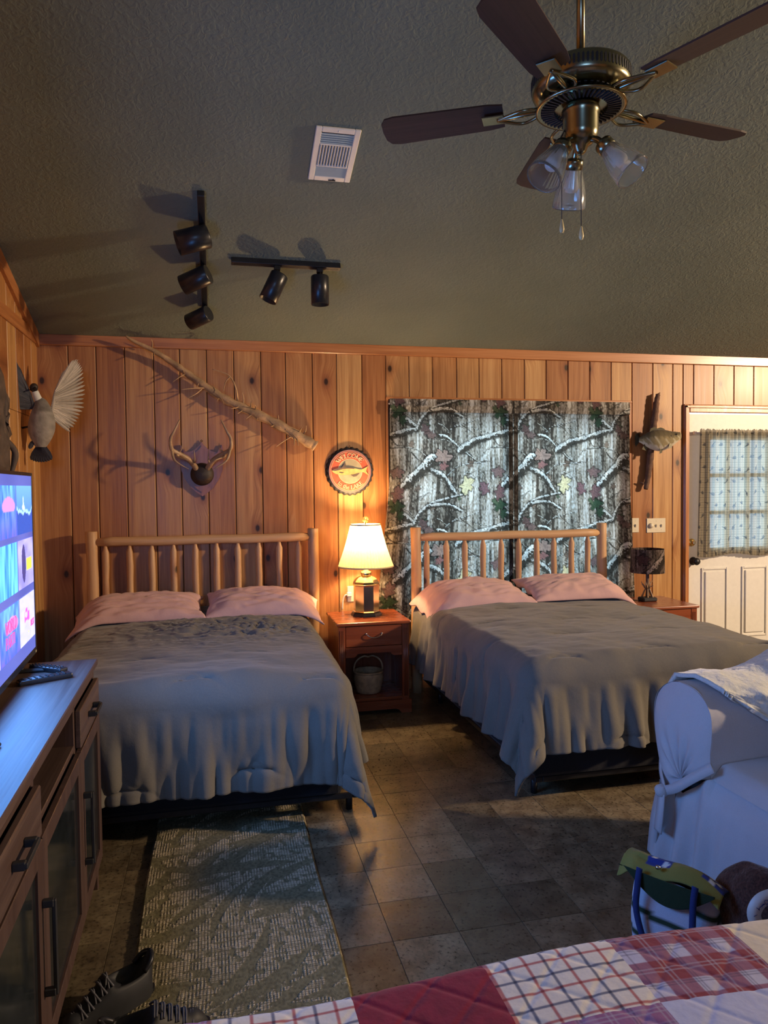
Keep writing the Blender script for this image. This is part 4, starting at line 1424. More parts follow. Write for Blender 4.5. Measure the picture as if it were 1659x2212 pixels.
def antler(s_, name='antler'):
    # main beam: out of the cap, sweeping out then up and forward
    beam = [(0.035 * s_, -0.075, 0.0), (0.075 * s_, -0.12, 0.055), (0.135 * s_, -0.17, 0.095), (0.185 * s_, -0.215, 0.125), (0.190 * s_, -0.25, 0.19), (0.165 * s_, -0.26, 0.24), (0.130 * s_, -0.25, 0.315)]
    bm_ = spline(beam, 6)
    mb_ = MB().tube(bm_, [0.0185 - 0.0150 * (k / (len(bm_) - 1)) ** 1.6 for k in range(len(bm_))], 10)
    root_ = mb_.make(name, M_ANTLER, am)
    for base, mid, tip, r0 in (((0.060, -0.10, 0.035), (0.045, -0.135, 0.06), (0.048, -0.15, 0.125), 0.009),
                               ((0.135, -0.17, 0.095), (0.155, -0.20, 0.08), (0.085, -0.26, 0.05), 0.012),
                               ((0.185, -0.215, 0.125), (0.165, -0.25, 0.05), (0.08, -0.26, -0.005), 0.011),
                               ((0.150, -0.18, 0.105), (0.125, -0.20, 0.125), (0.118, -0.21, 0.165), 0.007)):
        f = 0.97 if s_ > 0 else 1.0
        tp = spline([(base[0] * s_, base[1], base[2]), (mid[0] * s_ * f, mid[1], mid[2]), (tip[0] * s_ * f, tip[1], tip[2])], 5)
        MB().tube(tp, [r0 * (1 - 0.85 * (k / (len(tp) - 1)) ** 1.3) for k in range(len(tp))], 8).make('tine', M_ANTLER, root_)


antler(-1)
antler(1)

# ---------------------------------------------------------------- welcome sign
GL = {  # stroke letters on a 1-high box: (polyline, thick)
    'W': ([[(0, 1), (.27, 0)], [(.27, 0), (.5, .8)], [(.5, .8), (.73, 0)], [(.73, 0), (1, 1)], [(-.08, 1), (.14, 1)], [(.86, 1), (1.08, 1)], [(.38, 1), (.6, 1)]], [1.5, .7, 1.5, .7, .5, .5, .5], 1.0),
    'E': ([[(.1, 0), (.1, 1)], [(0, 1), (.62, 1), (.62, .8)], [(0, 0), (.66, 0), (.68, .22)], [(.1, .52), (.46, .52)], [(.46, .62), (.46, .42)]], [1.5, .6, .6, .6, .5], .68),
    'L': ([[(.1, 0), (.1, 1)], [(0, 1), (.24, 1)], [(0, 0), (.62, 0), (.64, .25)]], [1.5, .5, .6], .64),
    'C': ([[(.78, .78), (.62, .96), (.42, 1), (.2, .9), (.06, .65), (.04, .4), (.14, .14), (.38, 0), (.6, .03), (.8, .2)], [(.78, .98), (.78, .70)]], [1.1, .5], .8),
    'O': ([[(.42, 1), (.2, .9), (.06, .65), (.06, .35), (.2, .1), (.42, 0), (.64, .1), (.78, .35), (.78, .65), (.64, .9), (.42, 1)]], [1.1], .84),
    'M': ([[(.1, 0), (.1, 1)], [(.1, 1), (.48, .1)], [(.48, .1), (.86, 1)], [(.86, 1), (.86, 0)], [(0, 0), (.22, 0)], [(.74, 0), (1, 0)], [(0, 1), (.1, 1)], [(.86, 1), (.98, 1)]], [.7, 1.4, .7, 1.5, .5, .5, .5, .5], .96),
    't': ([[(.2, .85), (.2, .14), (.3, 0), (.44, .06)], [(.02, .62), (.42, .62)]], [1.2, .6], .44),
    'o': ([[(.3, .62), (.12, .52), (.05, .3), (.12, .08), (.3, 0), (.48, .08), (.55, .3), (.48, .52), (.3, .62)]], [1.1], .6),
    'h': ([[(.12, 1), (.12, 0)], [(.12, .46), (.26, .62), (.42, .6), (.5, .45), (.5, 0)], [(.02, 1), (.12, 1)], [(.02, 0), (.22, 0)], [(.4, 0), (.6, 0)]], [1.3, 1.1, .5, .5, .5], .62),
    'e': ([[(.06, .34), (.5, .34), (.46, .54), (.3, .62), (.12, .54), (.05, .3), (.12, .08), (.3, 0), (.5, .12)]], [1.0], .56),
    'A': ([[(.08, 0), (.46, 1)], [(.46, 1), (.84, 0)], [(.22, .36), (.68, .36)], [(-.02, 0), (.2, 0)], [(.7, 0), (.96, 0)]], [.7, 1.5, .6, .5, .5], .92),
    'K': ([[(.1, 0), (.1, 1)], [(.14, .42), (.66, 1)], [(.3, .58), (.74, 0)], [(0, 1), (.22, 1)], [(0, 0), (.22, 0)], [(.54, 1), (.78, 1)], [(.62, 0), (.88, 0)]], [1.5, .7, 1.4, .5, .5, .5, .5], .84),
    'R': ([[(.1, 0), (.1, 1)], [(.1, 1), (.5, .98), (.62, .78), (.5, .54), (.1, .5)], [(.36, .5), (.7, 0)]], [1.4, 1.0, 1.3], .74),
    'D': ([[(.1, 0), (.1, 1)], [(.1, 1), (.46, .95), (.72, .7), (.72, .3), (.46, .05), (.1, 0)]], [1.4, 1.1], .8),
    'B': ([[(.1, 0), (.1, 1)], [(.1, 1), (.5, .96), (.56, .76), (.46, .54), (.1, .52)], [(.46, .54), (.66, .38), (.6, .08), (.1, 0)]], [1.4, 1, 1], .7),
    'S': ([[(.62, .84), (.45, 1), (.2, .98), (.08, .78), (.2, .58), (.5, .44), (.62, .24), (.5, .03), (.2, 0), (.05, .18)]], [1.2], .68),
    'T': ([[(.36, 0), (.36, 1)], [(0, 1), (.72, 1)]], [1.4, 1.0], .74),
    'P': ([[(.1, 0), (.1, 1)], [(.1, 1), (.5, .98), (.62, .76), (.5, .50), (.1, .46)]], [1.4, 1.0], .68),
    'I': ([[(.12, 0), (.12, 1)]], [1.4], .26),
}


def glyph(mb, ch, fmap, size, th, y):
    """strokes as thin ribbons; fmap maps (x,z) letter space (already scaled) to the plane"""
    strokes, ws, adv = GL[ch]
    for st, w in zip(strokes, ws):
        pts = [Vector((p[0] * size, p[1] * size)) for p in st]
        for i in range(len(pts) - 1):
            a, c = pts[i], pts[i + 1]
            d = (c - a)
            if d.length < 1e-6:
                continue
            d.normalize()
            n = Vector((-d.y, d.x)) * th * w / 2
            e = d * th * 0.25
            quad = [a - e - n, c + e - n, c + e + n, a - e + n]
            q3 = [fmap(p.x, p.y) for p in quad]
            mb.add([(p[0], y, p[1]) for p in q3] + [(p[0], y + 0.0015, p[1]) for p in q3], [(0, 1, 2, 3), (7, 6, 5, 4), (0, 4, 5, 1), (1, 5, 6, 2), (2, 6, 7, 3), (3, 7, 4, 0)])
    return adv * size


sg = thing('welcome_sign', 'round bottle-cap welcome sign with a catfish, above the lit lamp', 'sign', (2.062, -0.0145, 1.600))
ys = -0.036
# scalloped cap rim
prof = [(0.150, 0.024), (0.158, 0.021), (0.166, 0.012), (0.172, 0.0), (0.169, 0.0), (0.155, 0.015), (0.10, 0.018)]


def scal(th, z):
    return 1 + 0.022 * math.sin(th * 27) * (1 if z < 0.02 else 0.2)


MB().lathe(prof, 270, (0, 0, 0), Ry, rmod=scal, cap=False).make('cap_rim', M_BLACKM, sg, label='black crimped rim')


def disc(r0, r1, y, seg=72):
    mb_ = MB()
    vs = []
    for k in range(seg):
        a = 2 * PI * k / seg
        for r in (r0, r1):
            vs.append((r * math.cos(a), y, r * math.sin(a)))
    fs = [(2 * k, 2 * k + 1, (2 * k + 3) % (2 * seg), (2 * k + 2) % (2 * seg)) for k in range(seg)]
    mb_.add(vs, fs)
    return mb_


m_red = simple('sign_red', (0.56, 0.11, 0.055), 0.45)
m_bg = simple('sign_olive', (0.36, 0.31, 0.20), 0.5)
m_cream = simple('sign_cream', (0.80, 0.62, 0.36), 0.5)
m_rimp = simple('sign_edge', (0.34, 0.16, 0.14), 0.5)
disc(0.142, 0.152, -0.0245).make('edge_ring', m_rimp, sg)
disc(0.0885, 0.142, -0.0250).make('red_ring', m_red, sg)
disc(0.086, 0.0885, -0.0255).make('inner_line', m_cream, sg)
disc(0.136, 0.138, -0.0258).make('outer_line', m_cream, sg)
disc(0.0001, 0.086, -0.0250).make('centre_disc', m_bg, sg)


def arc_text(txt, R, size, th, top, spacing=1.12):
    adv = [GL[c][2] * size * spacing if c != ' ' else size * 0.42 for c in txt]
    tot = sum(adv)
    mb_ = MB()
    x = -tot / 2
    for c, a in zip(txt, adv):
        if c != ' ':
            def fm_(px, pz, x=x):
                if top:
                    ang = PI / 2 - (x + px) / R
                    rr = R + pz
                else:
                    ang = -PI / 2 + (x + px) / R
                    rr = R - pz
                return (rr * math.cos(ang), rr * math.sin(ang))
            glyph(mb_, c, fm_, size, th, -0.0285)
        x += a
    return mb_


arc_text('WELCOME', 0.098, 0.030, 0.0040, True, 1.10).make('lettering', m_cream, sg)
arc_text('to the LAKE', 0.128, 0.029, 0.0038, False, 1.14).make('lettering', m_cream, sg)
fishm = simple('catfish_yellow', (0.66, 0.45, 0.15), 0.5, var=0.25)
fishd = simple('catfish_brown', (0.13, 0.09, 0.07), 0.5)
body = [(-0.132, 0.006), (-0.118, 0.013), (-0.085, 0.022), (-0.05, 0.027), (-0.01, 0.026), (0.03, 0.020), (0.065, 0.013), (0.085, 0.012), (0.105, 0.022), (0.128, 0.034), (0.118, 0.012), (0.116, 0.0), (0.124, -0.014), (0.132, -0.028), (0.108, -0.014), (0.085, -0.004), (0.06, -0.012), (0.02, -0.022), (-0.03, -0.026), (-0.075, -0.025), (-0.105, -0.018), (-0.124, -0.006)]
MB().prism(body, (0, -0.0310, 0), (1, 0, 0), (0, 0, 1), (0, 0.005, 0)).make('fish', fishm, sg)
back = [(-0.133, 0.005), (-0.118, 0.014), (-0.085, 0.0225), (-0.058, 0.028), (-0.047, 0.046), (-0.034, 0.058), (-0.031, 0.050), (-0.037, 0.028), (-0.01, 0.027), (0.03, 0.021), (0.03, 0.016), (-0.01, 0.018), (-0.05, 0.016), (-0.08, 0.008), (-0.11, 0.002)]
MB().prism(back, (0, -0.0325, 0), (1, 0, 0), (0, 0, 1), (0, 0.0015, 0)).make('fish_back', fishd, sg)
finm = MB().prism([(0.0, -0.022), (0.05, -0.013), (0.068, -0.016), (0.045, -0.036), (0.025, -0.040)], (0, -0.0300, 0), (1, 0, 0), (0, 0, 1), (0, 0.003, 0))
finm.prism([(-0.075, -0.006), (-0.045, -0.010), (-0.06, -0.014), (-0.078, -0.010)], (0, -0.0328, 0), (1, 0, 0), (0, 0, 1), (0, 0.0018, 0))
finm.make('fish_fin', fishd, sg)
MB().tube([(-0.007, -0.01, 0.170), (0.0, -0.01, 0.184), (0.007, -0.01, 0.170)], 0.0022, 6).make('hanger', M_BLACKM, sg)

# ---------------------------------------------------------------- bass on a branch
fb = thing('mounted_bass', 'mounted largemouth bass on an upright bark branch, left of the door', 'trophy', (4.47, -0.0145, 1.83))
bp = spline([(0.035, -0.045, 0.355), (0.025, -0.04, 0.30), (0.015, -0.035, 0.20), (0.0, -0.03, 0.08), (-0.015, -0.03, -0.06), (-0.03, -0.03, -0.20), (-0.052, -0.035, -0.32), (-0.068, -0.04, -0.385)], 5)
MB().tube(bp, [(0.016 + 0.012 * math.sin(PI * k / (len(bp) - 1))) * (1 + 0.1 * math.sin(k * 2.3)) for k in range(len(bp))], 12).make('branch', M_BARK, fb)
MB().tube([(0.030, -0.04, 0.345), (0.055, -0.04, 0.368)], [0.014, 0.003], 8).make('knot_stub', M_BARK, fb)
MB().tube([(-0.056, -0.035, -0.345), (-0.112, -0.03, -0.330)], [0.012, 0.005], 8).make('knot_stub', M_BARK, fb)
# fish body: stations along a bent spine, tail curling to the wall on the left
st = [(-0.118, -0.02, 0.000, 0.016, 0.008), (-0.108, -0.045, 0.000, 0.028, 0.014), (-0.088, -0.07, -0.002, 0.048, 0.022), (-0.05, -0.09, -0.004, 0.072, 0.034), (-0.005, -0.105, -0.007, 0.084, 0.042),
      (0.045, -0.118, -0.006, 0.078, 0.044), (0.088, -0.130, 0.0, 0.062, 0.041), (0.122, -0.142, 0.012, 0.045, 0.034), (0.144, -0.150, 0.020, 0.032, 0.026), (0.149, -0.152, 0.022, 0.026, 0.022)]
sts = spline([(a[0], a[1], a[2]) for a in st], 4)
hh = spline([(a[3], a[4], 0) for a in st], 4)
nS, nT = len(sts), 28
P = np.zeros((nS, nT, 3))
C = np.zeros((nS, nT, 3))
rg = np.random.RandomState(3)
for i in range(nS):
    for k in range(nT):
        a = 2 * PI * k / nT
        ca, sa = math.cos(a), math.sin(a)
        P[i, k] = (sts[i][0], sts[i][1] + hh[i][1] * ca, sts[i][2] + hh[i][0] * sa)
        s_ = sa + 0.12 * math.sin(i * 2.2)
        top = np.array((0.085, 0.065, 0.035))
        side = np.array((0.34, 0.27, 0.13))
        bel = np.array((0.62, 0.55, 0.40))
        if s_ > 0.25:
            c_ = top * (1 - min(1, (1 - s_))) + side * min(1, (1 - s_)) * 0.7
        elif s_ > -0.55:
            c_ = side if (i * 3 + k * 2) % 5 else np.array((0.55, 0.5, 0.33))
        else:
            c_ = bel
        C[i, k] = c_
fbm_ = MB().grid(P, col=C, closed_v=True)
fbm_.make('fish_body', M_FEATH, fb, use_col=True)


def fin(name, pts, y0, y1, col=(0.12, 0.105, 0.06)):
    n = len(pts)
    mb_ = MB()
    mb_.add([(x, y0 + (y1 - y0) * i / max(1, n - 1), z) for i, (x, z) in enumerate(pts)] + [(x, y0 + (y1 - y0) * i / max(1, n - 1) + 0.003, z) for i, (x, z) in enumerate(pts)],
            [tuple(range(n)), tuple(range(2 * n - 1, n - 1, -1))] + [(i, i + n, (i + 1) % n + n, (i + 1) % n) for i in range(n)], False, col)
    return mb_.make(name, M_ATTR, fb, use_col=True)


fin('tail_fin', [(-0.110, 0.014), (-0.140, 0.052), (-0.148, 0.03), (-0.145, 0.0), (-0.148, -0.030), (-0.140, -0.052), (-0.110, -0.014)], -0.02, -0.02, (0.06, 0.055, 0.035))
fin('dorsal_fin', [(-0.07, 0.050), (-0.06, 0.085), (-0.03, 0.096), (-0.01, 0.084), (0.02, 0.092), (0.045, 0.082), (0.06, 0.062)], -0.09, -0.115)
fin('pelvic_fin', [(-0.005, -0.065), (0.02, -0.068), (0.01, -0.105), (-0.012, -0.112)], -0.13, -0.14)
fin('pectoral_fin', [(0.075, -0.02), (0.06, -0.03), (0.045, -0.075), (0.075, -0.068)], -0.160, -0.17, (0.45, 0.40, 0.26))
fin('anal_fin', [(-0.06, -0.052), (-0.10, -0.035), (-0.12, -0.075), (-0.085, -0.085)], -0.07, -0.07)
MB().tube([(0.150 + 0.004 * math.cos(a), -0.152 + 0.022 * math.cos(a), 0.022 + 0.028 * math.sin(a)) for a in [2 * PI * q / 18 for q in range(19)]], 0.0045, 6).make('lip', M_FOBS, fb)
MB().lathe([(0.020, 0), (0.012, 0.002), (0, 0.002)], 16, (0.150, -0.152, 0.022), Matrix.Rotation(PI / 2, 3, 'Y')).make('open_mouth', M_SKULL, fb)
MB().prism([(0.070, 0.030), (0.082, 0.012), (0.088, -0.018), (0.082, -0.032), (0.068, -0.012)], (0, -0.166, 0), (1, 0.0, 0), (0, 0, 1), (0, 0.02, 0)).make('gill', M_SKULL, fb)
MB().lathe([(0.006, 0), (0.004, 0.004), (0, 0.005)], 10, (0.112, -0.172, 0.036), Ry).make('eye', M_BLACK, fb)

# ---------------------------------------------------------------- flying duck on the left wall
dk = thing('mounted_duck', 'mounted duck with raised wings on the wall above the television', 'trophy', (0.115, -0.45, 1.87))
st = [(0.004, 0.17, 0.012), (0.006, 0.155, 0.030), (0.012, 0.12, 0.045), (0.012, 0.06, 0.066), (0.008, 0.0, 0.074), (0.004, -0.05, 0.066), (0.002, -0.095, 0.046), (0.0, -0.125, 0.028)]
ss = spline([(a[0], 0, a[1]) for a in st], 4)
hr = spline([(a[2], 0, 0) for a in st], 4)
nS, nT = len(ss), 28
P = np.zeros((nS, nT, 3))
C = np.zeros((nS, nT, 3))
for i in range(nS):
    for k in range(nT):
        a = 2 * PI * k / nT
        P[i, k] = (ss[i][0] + hr[i][0] * math.cos(a) * 1.02, 0.9 * hr[i][0] * math.sin(a) + 0.0, ss[i][2])
        f = float(vn(np.array(i * 0.9), np.array(k * 0.9), 4))
        tz = ss[i][2]
        c0 = np.array((0.30, 0.27, 0.23)) * (0.65 + 0.6 * f)
        if tz > 0.09:
            c0 = c0 * 0.5 + np.array((0.09, 0.075, 0.06)) * 0.5
        C[i, k] = c0
MB().grid(P, col=C, closed_v=True).make('body', M_FEATH, dk, use_col=True)
nk = spline([(-0.002, 0.0, 0.145), (-0.012, -0.012, 0.175), (-0.022, -0.02, 0.205)], 5)
MB().tube(nk, [0.024 - 0.0004 * k for k in range(11)], 14, col=(0.66, 0.66, 0.60)).make('neck', M_ATTR, dk, use_col=True, label='white neck')
hd = MB().lathe([(0.0, -0.026), (0.016, -0.02), (0.023, -0.004), (0.022, 0.012), (0.013, 0.024), (0, 0.028)], 18, (-0.026, -0.02, 0.225), Matrix.Rotation(0.3, 3, 'Y'))
hd.make('head', M_SKULL, dk, label='dark head')
MB().tube([(-0.02, -0.036, 0.222), (-0.008, -0.062, 0.212), (0.004, -0.078, 0.205)], [0.011, 0.009, 0.004], 8, squash=0.6).make('bill', M_BLACKM, dk)


def feather(mb_, base, tip, w, col, nrm):
    base, tip, nrm = Vector(base), Vector(tip), Vector(nrm).normalized()
    d = tip - base
    sd = d.cross(nrm).normalized() * w
    col = np.array(col)
    pts, cc = [], []
    for f, ww in ((0, 0.35), (0.3, 0.9), (0.65, 1.0), (0.9, 0.7), (1.0, 0.12)):
        p = base + d * f
        pts += [p - sd * ww - nrm * 0.0012, p + nrm * 0.002, p + sd * ww - nrm * 0.0012]
        cc += [col * 0.8, col * 1.35, col * 0.8]
    fs = []
    for i in range(4):
        for j in range(2):
            fs.append((i * 3 + j, i * 3 + j + 1, (i + 1) * 3 + j + 1, (i + 1) * 3 + j))
    mb_.add(pts, fs, False, np.clip(cc, 0, 1))


def wing(root, wrist, end, fan, cols, nrm, label):
    """secondary feathers from root to wrist, primaries from wrist to end"""
    mb_ = MB()
    root, wrist, end, fan = map(Vector, (root, wrist, end, fan))
    rg_ = random.Random(2)
    N_ = 26
    for k in range(N_):
        f = k / (N_ - 1)
        b_ = root.lerp(wrist, min(1, f * 1.5))
        dirn = fan.lerp(end - wrist, f ** 0.9).normalized()
        L = 0.13 + 0.12 * f + rg_.uniform(-0.006, 0.006)
        if f > 0.9:
            L *= 1 - (f - 0.9) * 1.2
        c_ = Vector(cols[0]).lerp(Vector(cols[1]), rg_.random() * 0.5 + 0.25 * f)
        feather(mb_, b_ + Vector(nrm) * 0.0006 * k, b_ + dirn * L, 0.010, tuple(c_), nrm)
    o_ = mb_.make('wing', M_FEATH, dk, use_col=True, fix=False, label=label)
    mc = MB()
    for row in range(4):
        for k in range(15):
            f = k / 14
            b_ = root.lerp(wrist, f) + (wrist - root).normalized() * 0.01 * row
            dirn = fan.lerp(end - wrist, f ** 0.9).normalized()
            c_ = Vector(cols[2]) * (0.75 + 0.5 * rg_.random())
            feather(mc, b_ + dirn * (0.02 * row - 0.01) + Vector(nrm) * (0.006 - 0.001 * row), b_ + dirn * (0.02 * row + 0.055), 0.009, tuple(c_), nrm)
    mc.make('coverts', M_FEATH, o_, use_col=True, fix=False)
    mc = MB().tube(spline([root, root.lerp(wrist, 0.5) + Vector((0, 0, 0.004)), wrist, wrist.lerp(end, 0.4)], 4), [0.013 - 0.0007 * k for k in range(13)], 8, col=cols[2])
    mc.make('wing_bone', M_FEATH, o_, use_col=True)


wing((0.060, 0.01, 0.06), (0.085, 0.02, 0.21), (0.165, 0.05, 0.375), (0.11, 0.04, -0.10), ((0.30, 0.26, 0.20), (0.58, 0.52, 0.43), (0.46, 0.40, 0.32)), (0.1, -1, 0.1), 'pale wing on the room side')  # feathers paler than those of the other wing
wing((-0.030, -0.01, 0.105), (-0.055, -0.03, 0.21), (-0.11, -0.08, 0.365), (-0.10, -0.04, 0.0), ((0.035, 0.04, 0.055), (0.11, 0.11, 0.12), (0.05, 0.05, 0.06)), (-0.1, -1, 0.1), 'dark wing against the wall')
tl = MB()
for k in range(9):
    a = -PI / 2 + (k - 4) * 0.13
    feather(tl, (0.0, -0.002 * k + 0.01, -0.10), (0.12 * math.cos(a) * 1.0, 0.01 - 0.002 * k, -0.10 + 0.115 * math.sin(a)), 0.019, (0.035, 0.038, 0.05), (0, -1, 0))
tl.make('tail', M_FEATH, dk, use_col=True, fix=False, label='dark fanned tail')
ft = MB()
feather(ft, (-0.035, -0.02, -0.085), (-0.058, -0.03, -0.135), 0.014, (0.04, 0.04, 0.05), (0, -1, 0))
ft.make('foot', M_FEATH, dk, use_col=True, fix=False)
MB().tube([(-0.1, 0.0, -0.01), (-0.05, 0.0, 0.0)], 0.006, 8).make('wall_peg', M_DARKM, dk)

# dark driftwood hung further left
dd = thing('driftwood_mount', 'dark weathered driftwood slab on the wall at the left edge', 'driftwood', (0.014, -1.05, 1.86))
ol_ = [(-0.12, 0.30), (0.03, 0.28), (0.06, 0.20), (0.125, 0.14), (0.13, 0.10), (0.09, 0.06), (0.06, -0.02), (0.05, -0.06), (0.13, -0.075), (0.16, -0.09), (0.12, -0.125), (0.085, -0.13), (0.11, -0.17), (0.10, -0.25), (0.115, -0.30), (0.05, -0.35), (0.0, -0.32), (-0.12, -0.30)]
mb = MB()
n = len(ol_)
vs, cx_, cz_ = [], 0.0, 0.0
rings = ((1.0, 0.004), (0.97, 0.03), (0.8, 0.055), (0.45, 0.07), (0.1, 0.06))
rg_ = random.Random(8)
for (sc_, xx) in rings:
    for (y_, z_) in ol_:
        vs.append((xx + rg_.uniform(-0.008, 0.008) * (xx > 0.01), y_ * sc_, z_ * sc_))
fs = [tuple(range(n))]
for r_ in range(len(rings) - 1):
    for k in range(n):
        fs.append((r_ * n + k, r_ * n + (k + 1) % n, (r_ + 1) * n + (k + 1) % n, (r_ + 1) * n + k))
fs.append(tuple(range((len(rings) - 1) * n, len(rings) * n)))
mb.add(vs, fs)
mb.make('slab', M_STICKD, dd)
MB().tube(spline([(0.04, 0.03, -0.10), (0.08, 0.09, -0.16), (0.07, 0.10, -0.24), (0.05, 0.07, -0.33)], 5), [0.014, 0.016, 0.018, 0.017, 0.016, 0.016, 0.017, 0.018, 0.017, 0.015, 0.013, 0.012, 0.010, 0.009, 0.007, 0.004], 9).make('root_strand', M_STICKD, dd)

# ---------------------------------------------------------------- ceiling vent
Nc = Vector((0, SL, 1)).normalized() * -1          # out of the ceiling, downwards
Tc = Vector((0, -1, SL)).normalized()              # up the slope, towards the camera
MC = Matrix(((1, 0, 0), tuple(Tc), tuple(Nc))).transposed()  # local x, y up-slope, z down out


def on_ceiling(o, x, y):
    o.location = (x, y, ceil_z(y))
    o.rotation_mode = 'XYZ'
    Rm_ = Matrix(((-1, 0, 0), tuple(Tc), tuple(Vector((-1, 0, 0)).cross(Tc)))).transposed()
    o.rotation_euler = Rm_.to_euler()


# local frame after on_ceiling: +x to the left, +y up the slope, -z out of the ceiling
vt = thing('ceiling_vent', 'white rectangular air vent on the sloped ceiling', 'vent')
on_ceiling(vt, 1.697, -1.715)
W2, H2 = 0.103, 0.167
fr_ = MB()
for a, c in (((-W2, -H2, -0.012), (-W2 + 0.028, H2, 0)), ((W2 - 0.028, -H2, -0.012), (W2, H2, 0)), ((-W2 + 0.028, H2 - 0.028, -0.012), (W2 - 0.028, H2, 0)), ((-W2 + 0.028, -H2, -0.012), (W2 - 0.028, -H2 + 0.03, 0)),
             ((-W2 + 0.028, 0.062, -0.012), (W2 - 0.028, 0.072, -0.002)), ((-W2 + 0.028, -0.074, -0.012), (W2 - 0.028, -0.064, -0.002))):
    fr_.box2(a, c, 0.003)
fr_.make('frame', M_VENT, vt)
MB().box2((-W2 + 0.01, -H2 + 0.01, -0.0025), (W2 - 0.01, H2 - 0.01, -0.0015)).make('duct_opening', M_BLACKM, vt, label='black duct opening')
for k in range(11):
    x_ = -W2 + 0.035 + k * (2 * W2 - 0.07) / 10
    MB().box((x_, -0.001, -0.008), (0.0045, 0.126, 0.010), 0.0, R=Matrix.Rotation(0.5, 3, 'Y')).make('slat', M_VENT, vt)
for k in range(5):
    MB().box((0, 0.077 + 0.0125 * k, -0.0075), (2 * W2 - 0.056, 0.003, 0.008), 0.0, R=Matrix.Rotation(-0.6, 3, 'X')).make('slat', M_VENTG, vt)
mbv = MB()
for k in range(5):
    mbv.box((-0.055 + k * 0.0275, 0.102, -0.0045), (0.002, 0.056, 0.003))
mbv.make('damper_bar', M_VENTG, vt)
for k in range(6):
    MB().box((0, -0.079 - 0.0105 * k, -0.0075), (2 * W2 - 0.056, 0.0115, 0.003), 0.0, R=Matrix.Rotation(0.25, 3, 'X')).make('slat', M_VENTG, vt)
MB().box((-0.012, -H2 + 0.012, -0.015), (0.035, 0.004, 0.006), 0.001).make('lever', M_DARKM, vt)
MB().lathe([(0.004, 0), (0.003, -0.002), (0, -0.002)], 10, (0.0, H2 - 0.013, -0.012)).make('screw', M_VENT, vt)
MB().lathe([(0.005, 0), (0.004, -0.002), (0, -0.002)], 10, (-0.02, -H2 + 0.013, -0.012)).make('screw', M_DARKM, vt)

# ---------------------------------------------------------------- track lights


def spot(par, base, axis, L=0.165, r=0.053, stem=0.05, sdir=None):
    """one head: stem from the track then the can along AXIS (towards its open end)"""
    base, axis = Vector(base), Vector(axis).normalized()
    sdir = Vector(sdir) if sdir else Vector((0, 0, -1))
    top = base + sdir * stem
    h = MB()
    h.box(tuple(base + sdir * 0.014), (0.036, 0.028, 0.026), 0.003)
    h.tube([base + sdir * 0.02, top], 0.009, 10)
    c = top + sdir * 0.012
    cen = c + axis * (L * 0.30)
    q = Vector((0, 0, 1)).rotation_difference(axis).to_matrix()
    z0 = cen - axis * L / 2
    h.lathe([(r * 0.93, 0), (r, 0.006), (r, L), (r * 0.95, L), (r * 0.93, L * 0.62), (0, L * 0.62)], 36, tuple(z0), q)
    o = h.make('spot_head', M_BLACK, par)
    b2 = MB().lathe([(0.0, L * 0.63), (r * 0.68, L * 0.64), (r * 0.62, L * 0.74), (0, L * 0.78)], 24, tuple(z0), q)
    b2.make('bulb', M_BULB, o)
    return o


t1 = thing('track_light', 'black three-head track light running up the sloped ceiling', 'track light')
on_ceiling(t1, 1.082, -0.914)
MB().box2((-0.018, -0.53, -0.034), (0.018, 0.53, 0), 0.003).make('track', M_BLACK, t1)
MB().box2((-0.007, -0.52, -0.0355), (-0.004, 0.52, -0.033)).make('track_slot', M_DARKM, t1)
MB().box2((0.004, -0.52, -0.0355), (0.007, 0.52, -0.033)).make('track_slot', M_DARKM, t1)
spot(t1, (0.0, 0.285, -0.034), (0.85, -0.02, -0.30), L=0.165, r=0.062, stem=0.045)
spot(t1, (0.0, -0.06, -0.034), (0.86, -0.42, -0.22), L=0.165, r=0.056, stem=0.045)
spot(t1, (0.0, -0.47, -0.034), (0.80, -0.62, -0.10), L=0.150, r=0.050, stem=0.045)
t2 = thing('track_light', 'black two-head track light running level across the ceiling', 'track light')
on_ceiling(t2, 1.548, -0.905)
MB().box2((-0.312, -0.018, -0.034), (0.312, 0.018, 0), 0.003).make('track', M_BLACK, t2)
MB().box2((-0.30, -0.007, -0.0355), (0.30, -0.004, -0.033)).make('track_slot', M_DARKM, t2)
MB().box2((-0.30, 0.004, -0.0355), (0.30, 0.007, -0.033)).make('track_slot', M_DARKM, t2)
Lz = Vector((0, 0.313, -0.95))
spot(t2, (0.055, 0, -0.034), (0.42, -0.25, -0.85), L=0.165, r=0.052, stem=0.065, sdir=Lz * 0 + Vector((0, -0.31, -0.95)))
spot(t2, (-0.190, 0, -0.034), (0.0, -0.31, -0.95), L=0.165, r=0.052, stem=0.065, sdir=Vector((0, -0.31, -0.95)))

# ---------------------------------------------------------------- ceiling fan
FX, FY = 2.312, -2.955
fan = thing('ceiling_fan', 'antique brass ceiling fan with five dark blades and three glass shades', 'ceiling fan', (FX, FY, 2.55))
zt = ceil_z(FY) - 2.55
MB().tube([(0, 0, 0.28), (0, 0, zt)], 0.0135, 20).make('down_rod', M_FANM, fan)
MB().lathe([(0.02, zt - 0.09), (0.05, zt - 0.07), (0.065, zt - 0.03), (0.07, zt + 0.02)], 32).make('canopy', M_FANM, fan)
MB().lathe([(0.02, 0.292), (0.10, 0.291), (0.135, 0.286), (0.152, 0.278), (0.158, 0.270), (0.158, 0.226), (0.152, 0.214), (0.132, 0.203), (0.105, 0.199), (0.06, 0.198)], 64).make('motor_housing', M_FANM, fan)
